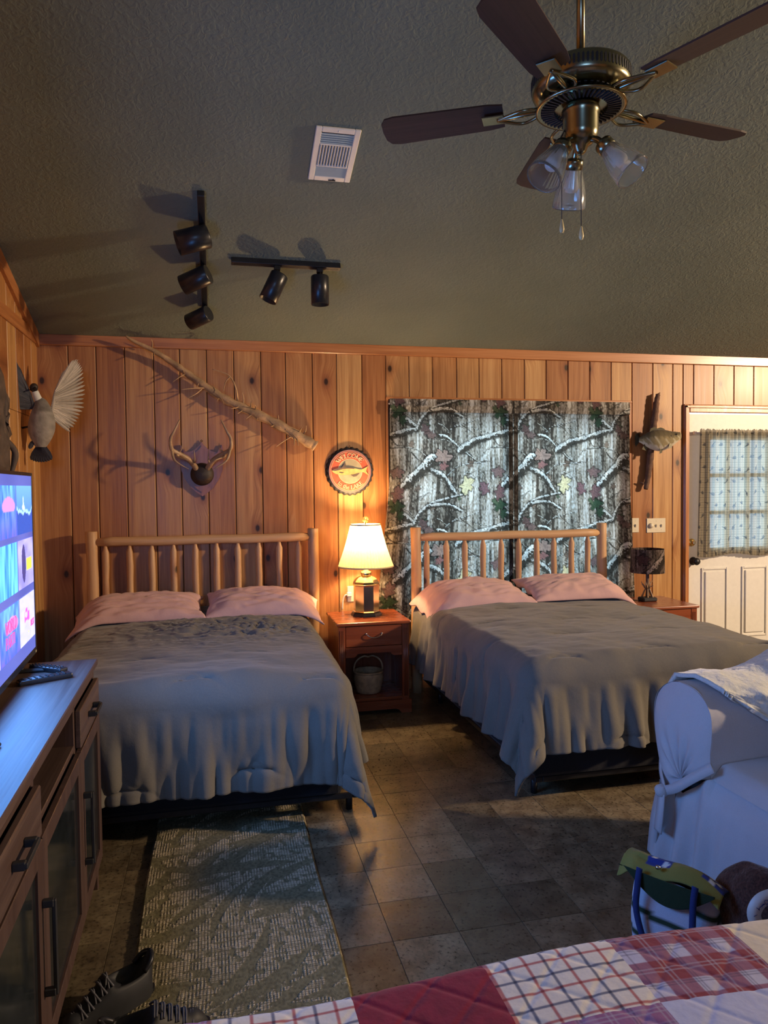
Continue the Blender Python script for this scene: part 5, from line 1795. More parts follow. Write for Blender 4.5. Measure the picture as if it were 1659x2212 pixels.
# pierced band: dark oblong openings round the housing
for k in range(72):
    a = 2 * PI * k / 72
    if k == 0:
        slot0 = MB().prism([(0.0, -0.016), (0.0035, -0.011), (0.0035, 0.011), (0.0, 0.016), (-0.0035, 0.011), (-0.0035, -0.011)], (0, -0.1595, 0), (1, 0, 0), (0, 0, 1), (0, 0.003, 0)).make('pierced_slot', M_BLACKM, fan, loc=(0, 0, 0.248))
        o = slot0
    else:
        o = slot0.copy()
        COL.objects.link(o)
        o.parent = fan
    o.rotation_euler = (0, 0, a)
for k in range(36):
    a = 2 * PI * k / 36
    if k == 0:
        s1 = MB().prism([(0.0045, 0.112), (0.0030, 0.078), (-0.0030, 0.078), (-0.0045, 0.112)], (0, 0, 0), (1, 0, 0), (0, -1, 0), (0, 0, 0.004)).make('vent_slot', M_BLACKM, fan, loc=(0, 0, 0.1975))
        o = s1
    else:
        o = s1.copy()
        COL.objects.link(o)
        o.parent = fan
    o.rotation_euler = (0, 0, a)
# fly-wheel plate with radial ribs
fp = MB().lathe([(0.05, 0.196), (0.10, 0.194), (0.118, 0.182), (0.142, 0.172), (0.146, 0.166), (0.135, 0.164), (0.10, 0.172), (0.06, 0.176)], 64)
fp.make('lower_plate', M_FANM, fan)
for k in range(48):
    a = 2 * PI * k / 48
    if k == 0:
        s2 = MB().prism([(0.0030, 0.128), (0.0022, 0.085), (-0.0022, 0.085), (-0.0030, 0.128)], (0, 0, 0), (1, 0, 0), (0, -1, 0), (0, 0, 0.006)).make('vent_slot', M_BLACKM, fan, loc=(0, 0, 0.1615))
        o = s2
    else:
        o = s2.copy()
        COL.objects.link(o)
        o.parent = fan
    o.rotation_euler = (0, 0, a)
for k in range(5):
    a = math.radians(8 + 72 * k)
    Rk = Matrix.Rotation(a, 3, 'Z')
    ir = MB()
    for s_ in (-1, 1):
        ir.tube([Rk @ Vector(p) for p in spline([(0.10, 0.0, 0.186), (0.15, 0.032 * s_, 0.172), (0.19, 0.042 * s_, 0.166), (0.235, 0.022 * s_, 0.166), (0.27, 0.0, 0.167)], 5)], 0.0055, 8)
    ir.tube([Rk @ Vector(p) for p in [(0.09, 0, 0.186), (0.15, 0, 0.176), (0.27, 0, 0.168)]], [0.012, 0.008, 0.007], 8)
    ir.box(tuple(Rk @ Vector((0.285, 0, 0.170))), (0.075, 0.06, 0.005), 0.002, R=Rk)
    o = ir.make('blade_iron', M_FANM, fan)
    ol = [(0.25, -0.052), (0.30, -0.060), (0.62, -0.068), (0.65, -0.062), (0.665, -0.040), (0.668, 0.0), (0.665, 0.040), (0.65, 0.062), (0.62, 0.068), (0.30, 0.060), (0.25, 0.052)]
    Rt = Rk @ Matrix.Rotation(0.21, 3, 'X')
    bl = MB().prism(ol, (0, 0, 0), (1, 0, 0), (0, 1, 0), (0, 0, 0.006))
    ob = bl.make('blade', M_BLADE, fan, loc=(0, 0, 0.178))
    ob.rotation_euler = Rt.to_euler()
# switch housing and light kit
MB().lathe([(0.05, 0.176), (0.058, 0.170), (0.062, 0.160), (0.060, 0.150), (0.057, 0.142), (0.057, 0.088), (0.052, 0.070), (0.040, 0.056), (0.024, 0.046), (0.018, 0.030), (0.010, 0.022), (0, 0.020)], 48).make('switch_housing', M_FANM, fan)
shade_prof = [(0.024, 0.0), (0.027, 0.010), (0.034, 0.030), (0.043, 0.058), (0.051, 0.088), (0.056, 0.118), (0.0575, 0.132), (0.0560, 0.136), (0.0535, 0.132), (0.052, 0.116), (0.047, 0.086), (0.039, 0.056), (0.030, 0.030), (0.023, 0.012)]


def ribs(th, z):
    return 1 + (0.022 * math.sin(th * 28) if 0.012 < z < 0.115 else 0)


for az, tl_ in ((197, 36), (312, 40), (78, 30)):
    a = math.radians(az)
    d = Vector((math.cos(a) * math.sin(math.radians(tl_)), math.sin(a) * math.sin(math.radians(tl_)), -math.cos(math.radians(tl_))))
    arm0 = Vector((0.035 * math.cos(a), 0.035 * math.sin(a), 0.062))
    f0 = Vector((0.070 * math.cos(a), 0.070 * math.sin(a), 0.040))
    q = Vector((0, 0, 1)).rotation_difference(d).to_matrix()
    am_ = MB().tube(spline([arm0, arm0.lerp(f0, 0.6) + Vector((0, 0, 0.004)), f0 + d * 0.012], 4), 0.011, 10)
    am_.lathe([(0.012, -0.002), (0.028, 0.004), (0.030, 0.008), (0.030, 0.034), (0.026, 0.036)], 28, tuple(f0), q)
    hold = am_.make('light_arm', M_FANM, fan)
    MB().lathe(shade_prof, 84, tuple(f0 + d * 0.022), q, cap=False, rmod=ribs).make('glass_shade', M_GLASS, fan)
    MB().lathe([(0.013, 0.03), (0.014, 0.05), (0.022, 0.072), (0.026, 0.09), (0.020, 0.106), (0, 0.112)], 20, tuple(f0), q).make('bulb', M_BULB, hold)
for (x_, y_, zt2, zb2) in ((-0.068, 0.0, 0.10, -0.225), (-0.009, -0.02, 0.035, -0.250)):
    ch = MB().tube([(x_ * 0.8, y_ * 0.8, zt2), (x_, y_, zt2 - 0.03), (x_, y_, zb2 + 0.03)], 0.0013, 6)
    oc = ch.make('pull_chain', M_DARKM, fan)
    MB().lathe([(0.0, 0.034), (0.003, 0.030), (0.007, 0.010), (0.0085, 0.0), (0.006, -0.010), (0, -0.013)], 14, (x_, y_, zb2)).make('chain_fob', M_FOBS, oc)

# ---------------------------------------------------------------- television console
CN = thing('tv_console', 'brown wooden media console with black handles along the left wall', 'console', (0.672, -2.316, 0), math.radians(-1.0) * -1)
# local: +y far end at 0 running to -LC, front face at x=0, back at x=-0.40
LC, CD, CHt = 1.49, 0.40, 0.86
CN.rotation_euler = (0, 0, math.radians(1.05))
MB().box2((-CD - 0.01, -LC - 0.012, CHt - 0.022), (0.014, 0.012, CHt), 0.003).make('top', M_CONS, CN)
for y_ in (0.0, -LC):
    MB().box2((-CD, y_ - (0.02 if y_ == 0 else -0.02), 0.0), (0.0, y_, CHt - 0.022), 0.002).make('side_panel', M_CONSZ, CN)
MB().box2((-CD, -LC + 0.02, 0.09), (-0.004, -0.02, 0.11)).make('bottom_panel', M_CONS, CN)
MB().box2((-CD, -LC + 0.02, 0.09), (-CD + 0.01, -0.02, CHt - 0.022)).make('back_panel', M_CONS, CN)
MB().box2((-0.018, -LC + 0.02, 0.055), (-0.001, -0.02, 0.115), 0.003).make('bottom_rail', M_CONS, CN)
MB().box2((-0.018, -LC + 0.02, 0.800), (-0.001, -0.02, 0.838), 0.002).make('top_rail', M_CONS, CN)
yA, yB = -0.435, -1.02     # partitions
for y_ in (yA, yB):
    MB().box2((-CD + 0.012, y_ - 0.011, 0.11), (-0.001, y_ + 0.011, 0.838), 0.002).make('partition', M_CONSZ, CN)
MB().box2((-CD + 0.012, yB + 0.011, 0.672), (-0.001, yA - 0.011, 0.690), 0.002).make('cubby_shelf', M_CONS, CN)
MB().box2((-CD + 0.012, yB + 0.011, 0.385), (-0.04, yA - 0.011, 0.400), 0.002).make('inner_shelf', M_CONS, CN)


def bar_handle(par, p0, p1, off=0.026):
    p0, p1 = Vector(p0), Vector(p1)
    hb = MB()
    d = (p1 - p0).normalized()
    mid = (p0 + p1) / 2
    L = (p1 - p0).length
    sz = (0.010, L, 0.012) if abs(d.y) > 0.5 else (0.010, 0.012, L)
    hb.box(tuple(mid + Vector((off, 0, 0))), sz, 0.002)
    for p in (p0 + d * 0.008, p1 - d * 0.008):
        hb.box(tuple(p + Vector((off / 2, 0, 0))), (off, 0.016, 0.018), 0.002)
    return hb.make('handle', M_BLACKM, par)


def cab_door(y0, y1, z0, z1, hy):
    s_ = 0.05
    mb_ = MB()
    for a, c in (((0.0, y0, z0), (0.018, y0 + s_, z1)), ((0.0, y1 - s_, z0), (0.018, y1, z1)), ((0.0, y0 + s_, z0), (0.018, y1 - s_, z0 + s_)), ((0.0, y0 + s_, z1 - s_), (0.018, y1 - s_, z1))):
        mb_.box2(a, c, 0.002)
    d_ = mb_.make('cabinet_door', M_CONSZ, CN)
    MB().box2((0.006, y0 + s_, z0 + s_), (0.010, y1 - s_, z1 - s_)).make('glass_panel', M_SMOKE, d_)
    if hy is not None:
        bar_handle(d_, (0.018, hy, z0 + 0.17), (0.018, hy, z0 + 0.40))


for (y0, y1, hy) in ((yA + 0.004, -0.012, yA + 0.022), (-LC + 0.012, yB - 0.004, yB - 0.022)):
    d_ = MB().box2((0.0, y0, 0.675), (0.018, y1, 0.795), 0.003).make('drawer', M_CONS, CN)
    ym = (y0 + y1) / 2
    bar_handle(d_, (0.018, ym - 0.06, 0.738), (0.018, ym + 0.06, 0.738))
    cab_door(y0, y1, 0.125, 0.665, hy)
cab_door(yB + 0.004, yA - 0.004, 0.125, 0.665, None)
# things in the open cubby
o = MB().box2((0.40, -3.13, 0.6905), (0.60, -2.98, 0.735), 0.008).make('cable_box', M_BLACKM)
tag(o, 'small black box in the open cubby of the media console', 'electronics')
o = MB().lathe([(0.0, 0), (0.055, 0.0), (0.058, 0.012), (0.050, 0.024), (0, 0.026)], 28, (0.55, -2.90, 0.6905)).make('round_gadget', M_BLACKM)
tag(o, 'flat round black gadget in the open cubby of the media console', 'electronics')

# remotes


def remote(label, c, rz, L=0.17, w=0.042):
    r = thing('remote_control', label, 'remote control', c, rz)
    MB().box((0, 0, 0.009), (w, L, 0.017), 0.006, seg=2).make('case', M_BLACK, r)
    bt = MB()
    for i in range(3):
        for j in range(8):
            bt.box(((i - 1) * 0.011, -L / 2 + 0.02 + j * 0.018, 0.0185), (0.006, 0.007, 0.003), 0.001)
    o_ = bt.make('buttons', M_DARKM, r)
    o_['kind'] = 'stuff'
    return r


remote('long black remote control lying nearest on the media console', (0.565, -2.60, 0.860), -1.05)
remote('black remote control lying behind the nearer remote', (0.545, -2.455, 0.860), 0.95, 0.15, 0.036)

# ---------------------------------------------------------------- television
TVx, TVy, TVz = 0.474, -2.30, 0.86
tv = thing('television', 'large flat television showing a blue streaming menu on the media console', 'television', (TVx, TVy, TVz), math.radians(3.0))
TW, TH, tb = 1.11, 0.655, 0.038
MB().box2((-0.055, -TW, tb), (-0.006, 0, tb + TH), 0.006).make('tv_housing', M_BLACKM, tv)
bz = MB()
b_ = 0.012
for a, c in (((-0.006, -TW, tb), (0.002, -TW + b_, tb + TH)), ((-0.006, -b_, tb), (0.002, 0, tb + TH)), ((-0.006, -TW + b_, tb + TH - b_), (0.002, -b_, tb + TH)), ((-0.006, -TW + b_, tb), (0.002, -b_, tb + 0.022))):
    bz.box2(a, c, 0.001)
bz.make('bezel', M_BLACK, tv)
ny, nz = 120, 80
yy, zz = np.meshgrid(np.linspace(-TW + b_, -b_, ny), np.linspace(tb + 0.022, tb + TH - b_, nz), indexing='ij')
f = vn(yy * 5, zz * 4, 3)
C = np.stack([0.05 + 0.04 * f, 0.07 + 0.05 * f, 0.34 + 0.12 * f], -1)
scr = MB().grid(np.stack([np.full_like(yy, 0.0), yy, zz], -1), col=C).make('screen', M_SCREEN, tv, use_col=True, fix=False)
TWd, THt = 0.262, 0.163


def rrect(w, h, r=0.012, n=4):
    pts_ = []
    for cx1, cy1, a0 in ((w - r, h - r, 0), (r, h - r, PI / 2), (r, r, PI), (w - r, r, 1.5 * PI)):
        for k in range(n + 1):
            a = a0 + PI / 2 * k / n
            pts_.append((cx1 + r * math.cos(a), cy1 + r * math.sin(a)))
    return pts_


def picture(y, z, fn, seed):
    """one rounded menu picture, far edge at y"""
    n1, n2_ = 56, 36
    yy_, zz_ = np.meshgrid(np.linspace(0, TWd, n1), np.linspace(0, THt, n2_), indexing='ij')
    C_ = fn(yy_ / TWd, zz_ / THt, seed)
    mb_ = MB().grid(np.stack([np.full_like(yy_, 0.0012), y - TWd + yy_, z + zz_], -1), col=C_)
    return mb_.make('menu_picture', M_SCREEN, scr, use_col=True, fix=False)


def p_peaks(u, v, s):
    sky = np.stack([0.03 + 0.1 * v, 0.12 + 0.25 * v, 0.8 + 0 * v], -1)
    ridge = 0.35 + 0.3 * fbm(u * 5, u * 0, s)
    m1 = (v < ridge)[..., None]
    hill = np.stack([0.02 + 0.3 * (v > ridge - 0.07), 0.08 + 0.5 * (v > ridge - 0.07), 0.45 + 0.3 * (v > ridge - 0.07)], -1)
    fig = ((np.hypot((u - 0.42) / 0.035, (v - 0.62) / 0.16) < 1) | (np.hypot((u - 0.42) / 0.09, (v - 0.55) / 0.06) < 1))[..., None]
    c_ = np.where(m1, hill, sky)
    return np.where(fig, np.array([0.5, 0.7, 0.85]), c_)


def p_blue(u, v, s):
    f_ = vn(u * 14, v * 4, s)
    c_ = np.stack([0.03 + 0.12 * f_, 0.12 + 0.4 * f_ * v, 0.75 + 0.25 * f_], -1)
    blob = (np.hypot((u - 0.6) / 0.35, (v - 0.6) / 0.18) < 1)[..., None]
    return np.where(blob & (v > 0.5)[..., None], np.array([0.5, 0.25, 0.62]), c_)


def p_streak(u, v, s):
    f_ = vn(u * 22, v * 2, s)
    return np.stack([0.02 + 0.15 * f_, 0.18 + 0.5 * f_, 0.62 + 0.35 * f_], -1)


def p_lav(u, v, s):
    f_ = vn(u * 4, v * 5, s)
    c_ = np.stack([0.22 + 0.2 * f_, 0.22 + 0.2 * f_, 0.70 + 0.2 * f_], -1)
    yel = ((u > 0.52) & (u < 0.88) & (v > 0.32) & (v < 0.60))[..., None]
    dark = (np.hypot((u - 0.35) / 0.13, (v - 0.5) / 0.4) < 1)[..., None]
    c_ = np.where(dark, np.array([0.05, 0.05, 0.22]), c_)
    return np.where(yel, np.array([0.62, 0.60, 0.10]), c_)


def p_pale(u, v, s):
    f_ = vn(u * 9, v * 12, s)
    c_ = np.stack([0.42 + 0.1 * f_, 0.45 + 0.1 * f_, 0.85 + 0 * f_], -1)
    st_ = ((u > 0.3) & (u < 0.62) & (v > 0.45) & (v < 0.72) & (f_ > 0.45))[..., None]
    y2 = ((u > 0.42) & (u < 0.6) & (v > 0.18) & (v < 0.42) & (f_ > 0.5))[..., None]
    c_ = np.where(st_, np.array([0.62, 0.10, 0.60]), c_)
    return np.where(y2, np.array([0.75, 0.65, 0.12]), c_)


fns = [[p_peaks, p_lav, p_pale], [p_blue, p_streak, p_blue], [p_streak, p_peaks, p_lav], [p_lav, p_blue, p_streak]]
zr = [tb + 0.445, tb + 0.262, tb + 0.070]
for ci in range(4):
    for ri in range(3):
        picture(-0.022 - ci * 0.277, zr[ri] , fns[ci][ri], 3 + ci * 5 + ri)
m_pink, t_, b2_ = newmat('screen_lettering')
b2_.inputs['Emission Color'].default_value = (0.55, 0.12, 0.45, 1)
b2_.inputs['Emission Strength'].default_value = 1.0
nn = nd(t_, 'ShaderNodeTexNoise', {'Scale': 20.0}).outputs[0]
t_.links.new(ramp(t_, nn, [(0.3, (0.6, 0.1, 0.3)), (0.7, (0.7, 0.12, 0.35))]), b2_.inputs['Base Color'])


def screen_text(txt, y, z, size):
    mb_ = MB()
    x_ = 0
    for ch in txt:
        glyph(mb_, ch, lambda px, pz, x_=x_: (x_ + px, pz), size, size * 0.11, 0)
        x_ += GL[ch][2] * size * 1.15
    mb_.v = [(0.003 - v[1], y + v[0], z + v[2]) for v in mb_.v]
    mb_.make('menu_lettering', m_pink, scr)


screen_text('WORLD', -0.50, zr[2] + 0.085, 0.036)
screen_text('PARTI', -0.50, zr[2] + 0.040, 0.034)
screen_text('BEST', -0.105, zr[2] + 0.045, 0.020)
MB().box2((0.002, -0.030, tb + 0.004), (0.004, -0.018, tb + 0.012)).make('power_light', M_FOBS, tv)
for y_ in (-0.16, -TW + 0.16):
    MB().box2((-0.12, y_ - 0.012, 0.0), (0.075, y_ + 0.012, 0.012), 0.004).make('stand_foot', M_BLACKM, tv)
    MB().box2((-0.040, y_ - 0.010, 0.010), (-0.015, y_ + 0.010, tb + 0.01), 0.003).make('stand_foot', M_BLACKM, tv)

tl_d = bpy.data.lights.new('screen_light', 'AREA')
tl_d.energy = 27
tl_d.color = (0.10, 0.36, 1.0)
tl_d.shape = 'RECTANGLE'
tl_d.size = 1.0
tl_d.size_y = 0.58
tl_o = bpy.data.objects.new('screen_light', tl_d)
COL.objects.link(tl_o)
tl_o.parent = tv
tl_o.location = (0.012, -TW / 2, tb + TH / 2)
tl_o.rotation_euler = (0, -PI / 2, 0)
tl_d.size, tl_d.size_y = 0.58, 1.0

# ---------------------------------------------------------------- rug
rx0, rx1, ry0, ry1 = 0.845, 1.487, -3.55, -1.80
nx, ny = 300, 620
u, v = np.meshgrid(np.linspace(rx0, rx1, nx), np.linspace(ry0, ry1, ny), indexing='ij')
light_ = np.array([0.50, 0.41, 0.30])
dark_ = np.array([0.185, 0.165, 0.095])
L_ = np.zeros_like(u)
rg = np.random.RandomState(11)
for k in range(64):
    cx1, cy1 = rg.uniform(rx0 - .05, rx1 + .05), rg.uniform(ry0, ry1)
    an = rg.uniform(-0.2, 1.2) + (PI if rg.rand() < .4 else 0)
    Ln, Wn = rg.uniform(0.10, 0.24), rg.uniform(0.016, 0.036)
    dx = (u - cx1) * math.cos(an) + (v - cy1) * math.sin(an)
    dy = -(u - cx1) * math.sin(an) + (v - cy1) * math.cos(an) + dx * dx * 0.9
    e = Wn * np.clip(1 - (dx / Ln) ** 2, 0, 1)
    L_ = np.maximum(L_, (np.abs(dy) < e) & (np.abs(dx) < Ln))
weave = ((u / 0.0105 + 0.5 * vn(u * 9, v * 9, 2)) % 1 < 0.30) | ((v / 0.0095 + 0.8 * vn(u * 6, v * 8, 3)) % 1 < 0.38) | (vn(u * 55, v * 40, 12) < 0.30)
f1 = vn(u * 160, v * 120, 6)
f2 = vn(u * 18, v * 60, 7)
lightm = (1 - L_) * (~weave) * (0.55 + 0.45 * (f2 > 0.35))
C = dark_ * (0.65 + 0.7 * f1[..., None]) + lightm[..., None] * (light_ - dark_ * 0.5) * (0.6 + 0.5 * f1[..., None])
edge = np.minimum.reduce([u - rx0, rx1 - u, v - ry0, ry1 - v])
Z_ = 0.014 * sst(0, 0.008, edge) + 0.0025 * lightm + 0.001 * f1
Z_ = Z_ + 0.001
rm = MB().grid(np.stack([u + 0.004 * np.sin(v * 6), v, Z_ + 0.001], -1), col=C)
o = rm.make('rug', M_RUG, use_col=True, fix=False)
tag(o, 'beige and olive runner rug with leaf pattern at the foot of the nearer log bed', 'rug')

# ---------------------------------------------------------------- sneakers


def sneaker(label, c, rz):
    r = thing('sneaker', label, 'shoe', c, rz)
    n_, m_ = 30, 24
    P_ = np.zeros((n_, m_, 3))
    for i in range(n_):
        f = i / (n_ - 1)
        y_ = -0.14 + 0.28 * f          # heel to toe
        w_ = 0.036 + 0.012 * math.sin(PI * min(1, f * 1.15)) + 0.004 * math.sin(f * 6)
        w_ *= min(1, math.sqrt(max(0.02, f * 9))) * min(1, math.sqrt(max(0.02, (1 - f) * 7)))
        h_ = 0.100 - 0.052 * sst(0.40, 0.85, np.array(f)) + 0.018 * math.exp(-(f / 0.10) ** 2)
        h_ = float(h_) * min(1, (max(0.02, (1 - f) * 8)) ** 0.5)
        for k in range(m_):
            a = PI * k / (m_ - 1)
            x_ = w_ * math.cos(a)
            z_ = 0.022 + h_ * math.sin(a) ** 0.7
            if f < 0.48:               # opening for the foot
                dip = 0.055 * max(0, math.sin(PI * min(1, max(0, (f - 0.02) / 0.48)))) * max(0, 1 - (abs(x_) / (w_ * 0.72)) ** 4)
                z_ -= dip
            P_[i, k] = (x_, y_, z_)
    MB().grid(P_).make('upper', M_BLACKM, r)
    so = []
    for k in range(40):
        a = 2 * PI * k / 40
        so.append((0.050 * math.cos(a) * (1 + 0.1 * math.sin(a)), 0.148 * math.sin(a)))
    MB().prism(so, (0, 0, 0.0), (1, 0, 0), (0, 1, 0), (0, 0, 0.026)).make('sole', M_BLACK, r)
    MB().prism([(-0.024, 0.0), (0.024, 0.0), (0.021, 0.065), (0.010, 0.082), (-0.010, 0.082), (-0.021, 0.065)], (0, 0.035, 0.052), (1, 0, 0), (0, -0.45, 0.89), (0, 0.007, 0.004)).make('tongue', M_BLACKM, r)
    lc = MB()
    for k in range(6):
        y_ = -0.005 + k * 0.019
        z_ = 0.128 - 0.012 * k
        lc.tube(spline([(-0.032, y_, z_ - 0.022), (0, y_ + 0.010, z_), (0.032, y_, z_ - 0.018)], 4), 0.0032, 6)
        lc.tube(spline([(-0.030, y_ + 0.012, z_ - 0.024), (0, y_ + 0.004, z_ + 0.001), (0.032, y_ - 0.006, z_ - 0.018)], 4), 0.0026, 6)
    lc.make('laces', simple('lace_grey', (0.10, 0.10, 0.12), 0.8) if 'lace_grey' not in bpy.data.materials else bpy.data.materials['lace_grey'], r)
    MB().tube(spline([(-0.030, -0.100, 0.098), (-0.024, -0.125, 0.118), (0, -0.137, 0.128), (0.024, -0.125, 0.118), (0.030, -0.100, 0.098)], 4), 0.008, 8).make('heel_collar', M_DARKM, r)
    return r


sneaker('black lace-up sneaker at the rug corner, farther from the quilt', (0.80, -3.05, 0.001), math.radians(125))
sneaker('black sneaker lying nearer the quilt on the rug', (0.945, -3.225, 0.018), math.radians(-70))

# ---------------------------------------------------------------- slipcovered sofa (faces the television)
SX0 = 2.85
sofa = thing('sofa', 'white slipcovered sofa with a tied rolled arm, at the right edge', 'sofa', (SX0, -2.74, 0))
# local: x depth into the sofa, y along its length (arm at y -0.17..+0.19), z up
AY0, AY1 = -0.175, 0.185


def arm_profile(n=36):
    """closed outline of the rolled arm in (y, z), counter-clockwise from the inner seat corner"""
    key = [(-0.165, 0.42), (-0.160, 0.50), (-0.168, 0.58), (-0.158, 0.655), (-0.10, 0.712), (-0.01, 0.728), (0.09, 0.708), (0.165, 0.645), (0.190, 0.56), (0.178, 0.46), (0.140, 0.34), (0.112, 0.26), (0.118, 0.14), (0.128, 0.0)]
    return spline([(a, b_, 0) for a, b_ in key], 5)


prof = arm_profile()
nP = len(prof)
nL = 40
LA = 0.92
P = np.zeros((nL, nP, 3))
for i in range(nL):
    x_ = LA * i / (nL - 1)
    for k in range(nP):
        y_, z_ = prof[k][0], prof[k][1]
        wob = 0.006 * float(vn(np.array(x_ * 9), np.array(k * 0.4), 5))
        P[i, k] = (x_, y_ * (1 + 0.03 * wob), z_ + 0.012 * math.sin(x_ * 4 + k * 0.2) * (0.3 if z_ > 0.5 else 0.0) + wob)
mb = MB().grid(P)
# front face of the arm, gathered in folds towards the tie
nr = 22
cy_, cz_ = -0.005, 0.30
F = np.zeros((nr, nP, 3))
for i in range(nr):
    f = i / (nr - 1)
    for k in range(nP):
        y_, z_ = prof[k][0], prof[k][1]
        tz = 0.36
        yy_ = y_ + (cy_ - y_) * f
        zz_ = z_ + (tz - z_) * f
        ang = k / nP
        bulge = -0.030 * math.sin(PI * f) ** 0.8 * (1 if zz_ > 0.3 else 0.4)
        fold = 0.012 * math.sin(k * 0.75) * sst(0.25, 1.0, np.array(f)) * (1 if zz_ < 0.62 else 0.4)
        F[i, k] = (bulge + fold + 0.004, yy_, zz_)
mb.grid(F)
mb.make('arm', M_SOFA, sofa)
# seat cushion, seat deck and skirt
nx_, ny_ = 40, 60
LS = 1.25
X_, Y_ = np.meshgrid(np.linspace(0, 0.9, nx_), np.linspace(-0.165, -0.165 - LS, ny_), indexing='ij')
Z_ = 0.470 + 0.015 * np.sin(np.clip(X_ / 0.75, 0, 1) * PI) - 0.05 * np.exp(-(X_ / 0.03) ** 2) + 0.010 * (fbm(X_ * 5, Y_ * 5, 4) - 0.5)
MB().grid(np.stack([X_, Y_, Z_], -1)).make('seat', M_SOFA, sofa)
s_ = np.linspace(0.118, -0.165 - LS, 170)
h_ = np.linspace(0, 1, 40)
Sg, Hg = np.meshgrid(s_, h_, indexing='ij')
ztop = np.where(Sg > -0.165, 0.335, 0.425)
ztop = 0.30 + 0.125 * sst(0.02, -0.17, Sg) if False else np.interp(Sg, [-2, -0.17, -0.02, 0.12], [0.425, 0.425, 0.31, 0.30])
Zg = ztop * (1 - Hg) + 0.012 * Hg
fold = 0.020 * np.sin(Sg * 2 * PI / 0.12 + 0.8) * sst(-0.42, -0.05, Sg) + 0.018 * (vn(Sg * 6, Hg * 1.2, 9) - 0.5)
Xg = -0.008 - 0.055 * Hg + fold * (0.25 + Hg) + 0.03 * sst(0.0, 0.25, 0.25 - Hg) * (Sg < -0.165)
MB().grid(np.stack([Xg, Sg - 0.02 * 0, Zg], -1)).make('skirt', M_SOFA, sofa, solid=0.004, fix=False)
# skirt on the arm's outer side
Xo, Ho = np.meshgrid(np.linspace(-0.02, 0.92, 60), np.linspace(0, 1, 20), indexing='ij')
Yo = 0.120 + 0.025 * Ho + 0.010 * np.sin(Xo * 30) * Ho
MB().grid(np.stack([Xo, Yo, 0.30 * (1 - Ho) + 0.012], -1)).make('skirt', M_SOFA, sofa, fix=False)
# back rest
bk_ = MB()
key = [(0.70, 0.46), (0.66, 0.58), (0.665, 0.72), (0.70, 0.80), (0.78, 0.835), (0.87, 0.81), (0.92, 0.72), (0.93, 0.4), (0.93, 0.02)]
pr = spline([(a, b_, 0) for a, b_ in key], 4)
P = np.zeros((30, len(pr), 3))
for i in range(30):
    y_ = 0.10 - (LS + 0.26) * i / 29
    for k, p in enumerate(pr):
        P[i, k] = (p[0], y_, p[1] - 0.04 * math.exp(-((y_ - 0.10) / 0.07) ** 2))
bk_.grid(P)
bk_.make('backrest', M_SOFA, sofa)
# dark frame inside so that the cover stands on something
MB().box2((0.04, -1.38, 0.03), (0.88, 0.07, 0.40), 0.01).make('frame', M_BLACKM, sofa)
# the tie: a band to a knot with two tails


def band(pts, w, nrm, name='tie', th=0.006):
    pts = spline(pts, 6)
    nrm = Vector(nrm).normalized()
    mb_ = MB()
    vs, fs = [], []
    for i, p in enumerate(pts):
        d = (pts[min(i + 1, len(pts) - 1)] - pts[max(0, i - 1)]).normalized()
        sd = d.cross(nrm).normalized() * w / 2
        vs += [p - sd, p + sd, p + sd - nrm * th, p - sd - nrm * th]
    for i in range(len(pts) - 1):
        for k in range(4):
            k2 = (k + 1) % 4
            fs.append((i * 4 + k, i * 4 + k2, (i + 1) * 4 + k2, (i + 1) * 4 + k))
    fs += [(0, 1, 2, 3), tuple(len(vs) - 4 + k for k in (3, 2, 1, 0))]
    mb_.add(vs, fs, True)
    return mb_


tie = band([(-0.012, -0.185, 0.47), (-0.050, -0.12, 0.41), (-0.060, -0.04, 0.345), (-0.055, 0.035, 0.305)], 0.035, (-1, 0, 0)).make('tie', M_SOFA, sofa)
MB().lathe([(0, -0.024), (0.018, -0.018), (0.027, 0), (0.02, 0.018), (0, 0.024)], 16, (-0.062, 0.045, 0.300), Matrix.Rotation(0.7, 3, 'X')).make('knot', M_SOFA, tie)
band([(-0.064, 0.050, 0.295), (-0.072, 0.075, 0.18), (-0.070, 0.095, 0.08), (-0.066, 0.11, 0.018)], 0.050, (-1, 0, 0)).make('tie_tail', M_SOFA, tie)
band([(-0.068, 0.040, 0.290), (-0.085, 0.025, 0.22), (-0.090, 0.03, 0.15)], 0.045, (-1, 0, 0)).make('tie_tail', M_SOFA, tie)
band([(-0.055, 0.04, 0.31), (-0.02, 0.12, 0.36), (0.02, 0.165, 0.44)], 0.03, (-1, 0.3, 0)).make('tie', M_SOFA, sofa)

# plush white blanket over the arm and the back
na, nb = 90, 90
A, B = np.meshgrid(np.linspace(0, 1, na), np.linspace(0, 1, nb), indexing='ij')  # A along the sofa depth, B across from outer side over the top to the seat
xb = 0.06 + 0.16 * (B - 0.45) ** 2 + A * 0.80
xb = 0.045 + A * 0.83 + 0.10 * np.clip(B - 0.5, 0, 1) * (1 - A)
arcy = np.interp(B, [0, 0.22, 0.36, 0.5, 0.62, 0.74, 1.0], [0.205, 0.205, 0.12, 0.0, -0.12, -0.185, -0.215])
arcz = np.interp(B, [0, 0.22, 0.36, 0.5, 0.62, 0.74, 1.0], [0.47, 0.63, 0.730, 0.755, 0.735, 0.665, 0.47])
hang = np.interp(B, [0, 0.62, 1.0], [0, 0, 1])
fall = 1 - hang * (1 - sst(0.0, 0.55, A))
zb = np.where(B > 0.62, 0.735 + (arcz - 0.735) * (0.10 + 0.90 * np.clip(A / 0.42, 0, 1)), arcz)
yb = np.where(B > 0.62, -0.12 + (arcy + 0.12) * (0.3 + 0.7 * sst(-0.1, 0.3, A)), arcy)
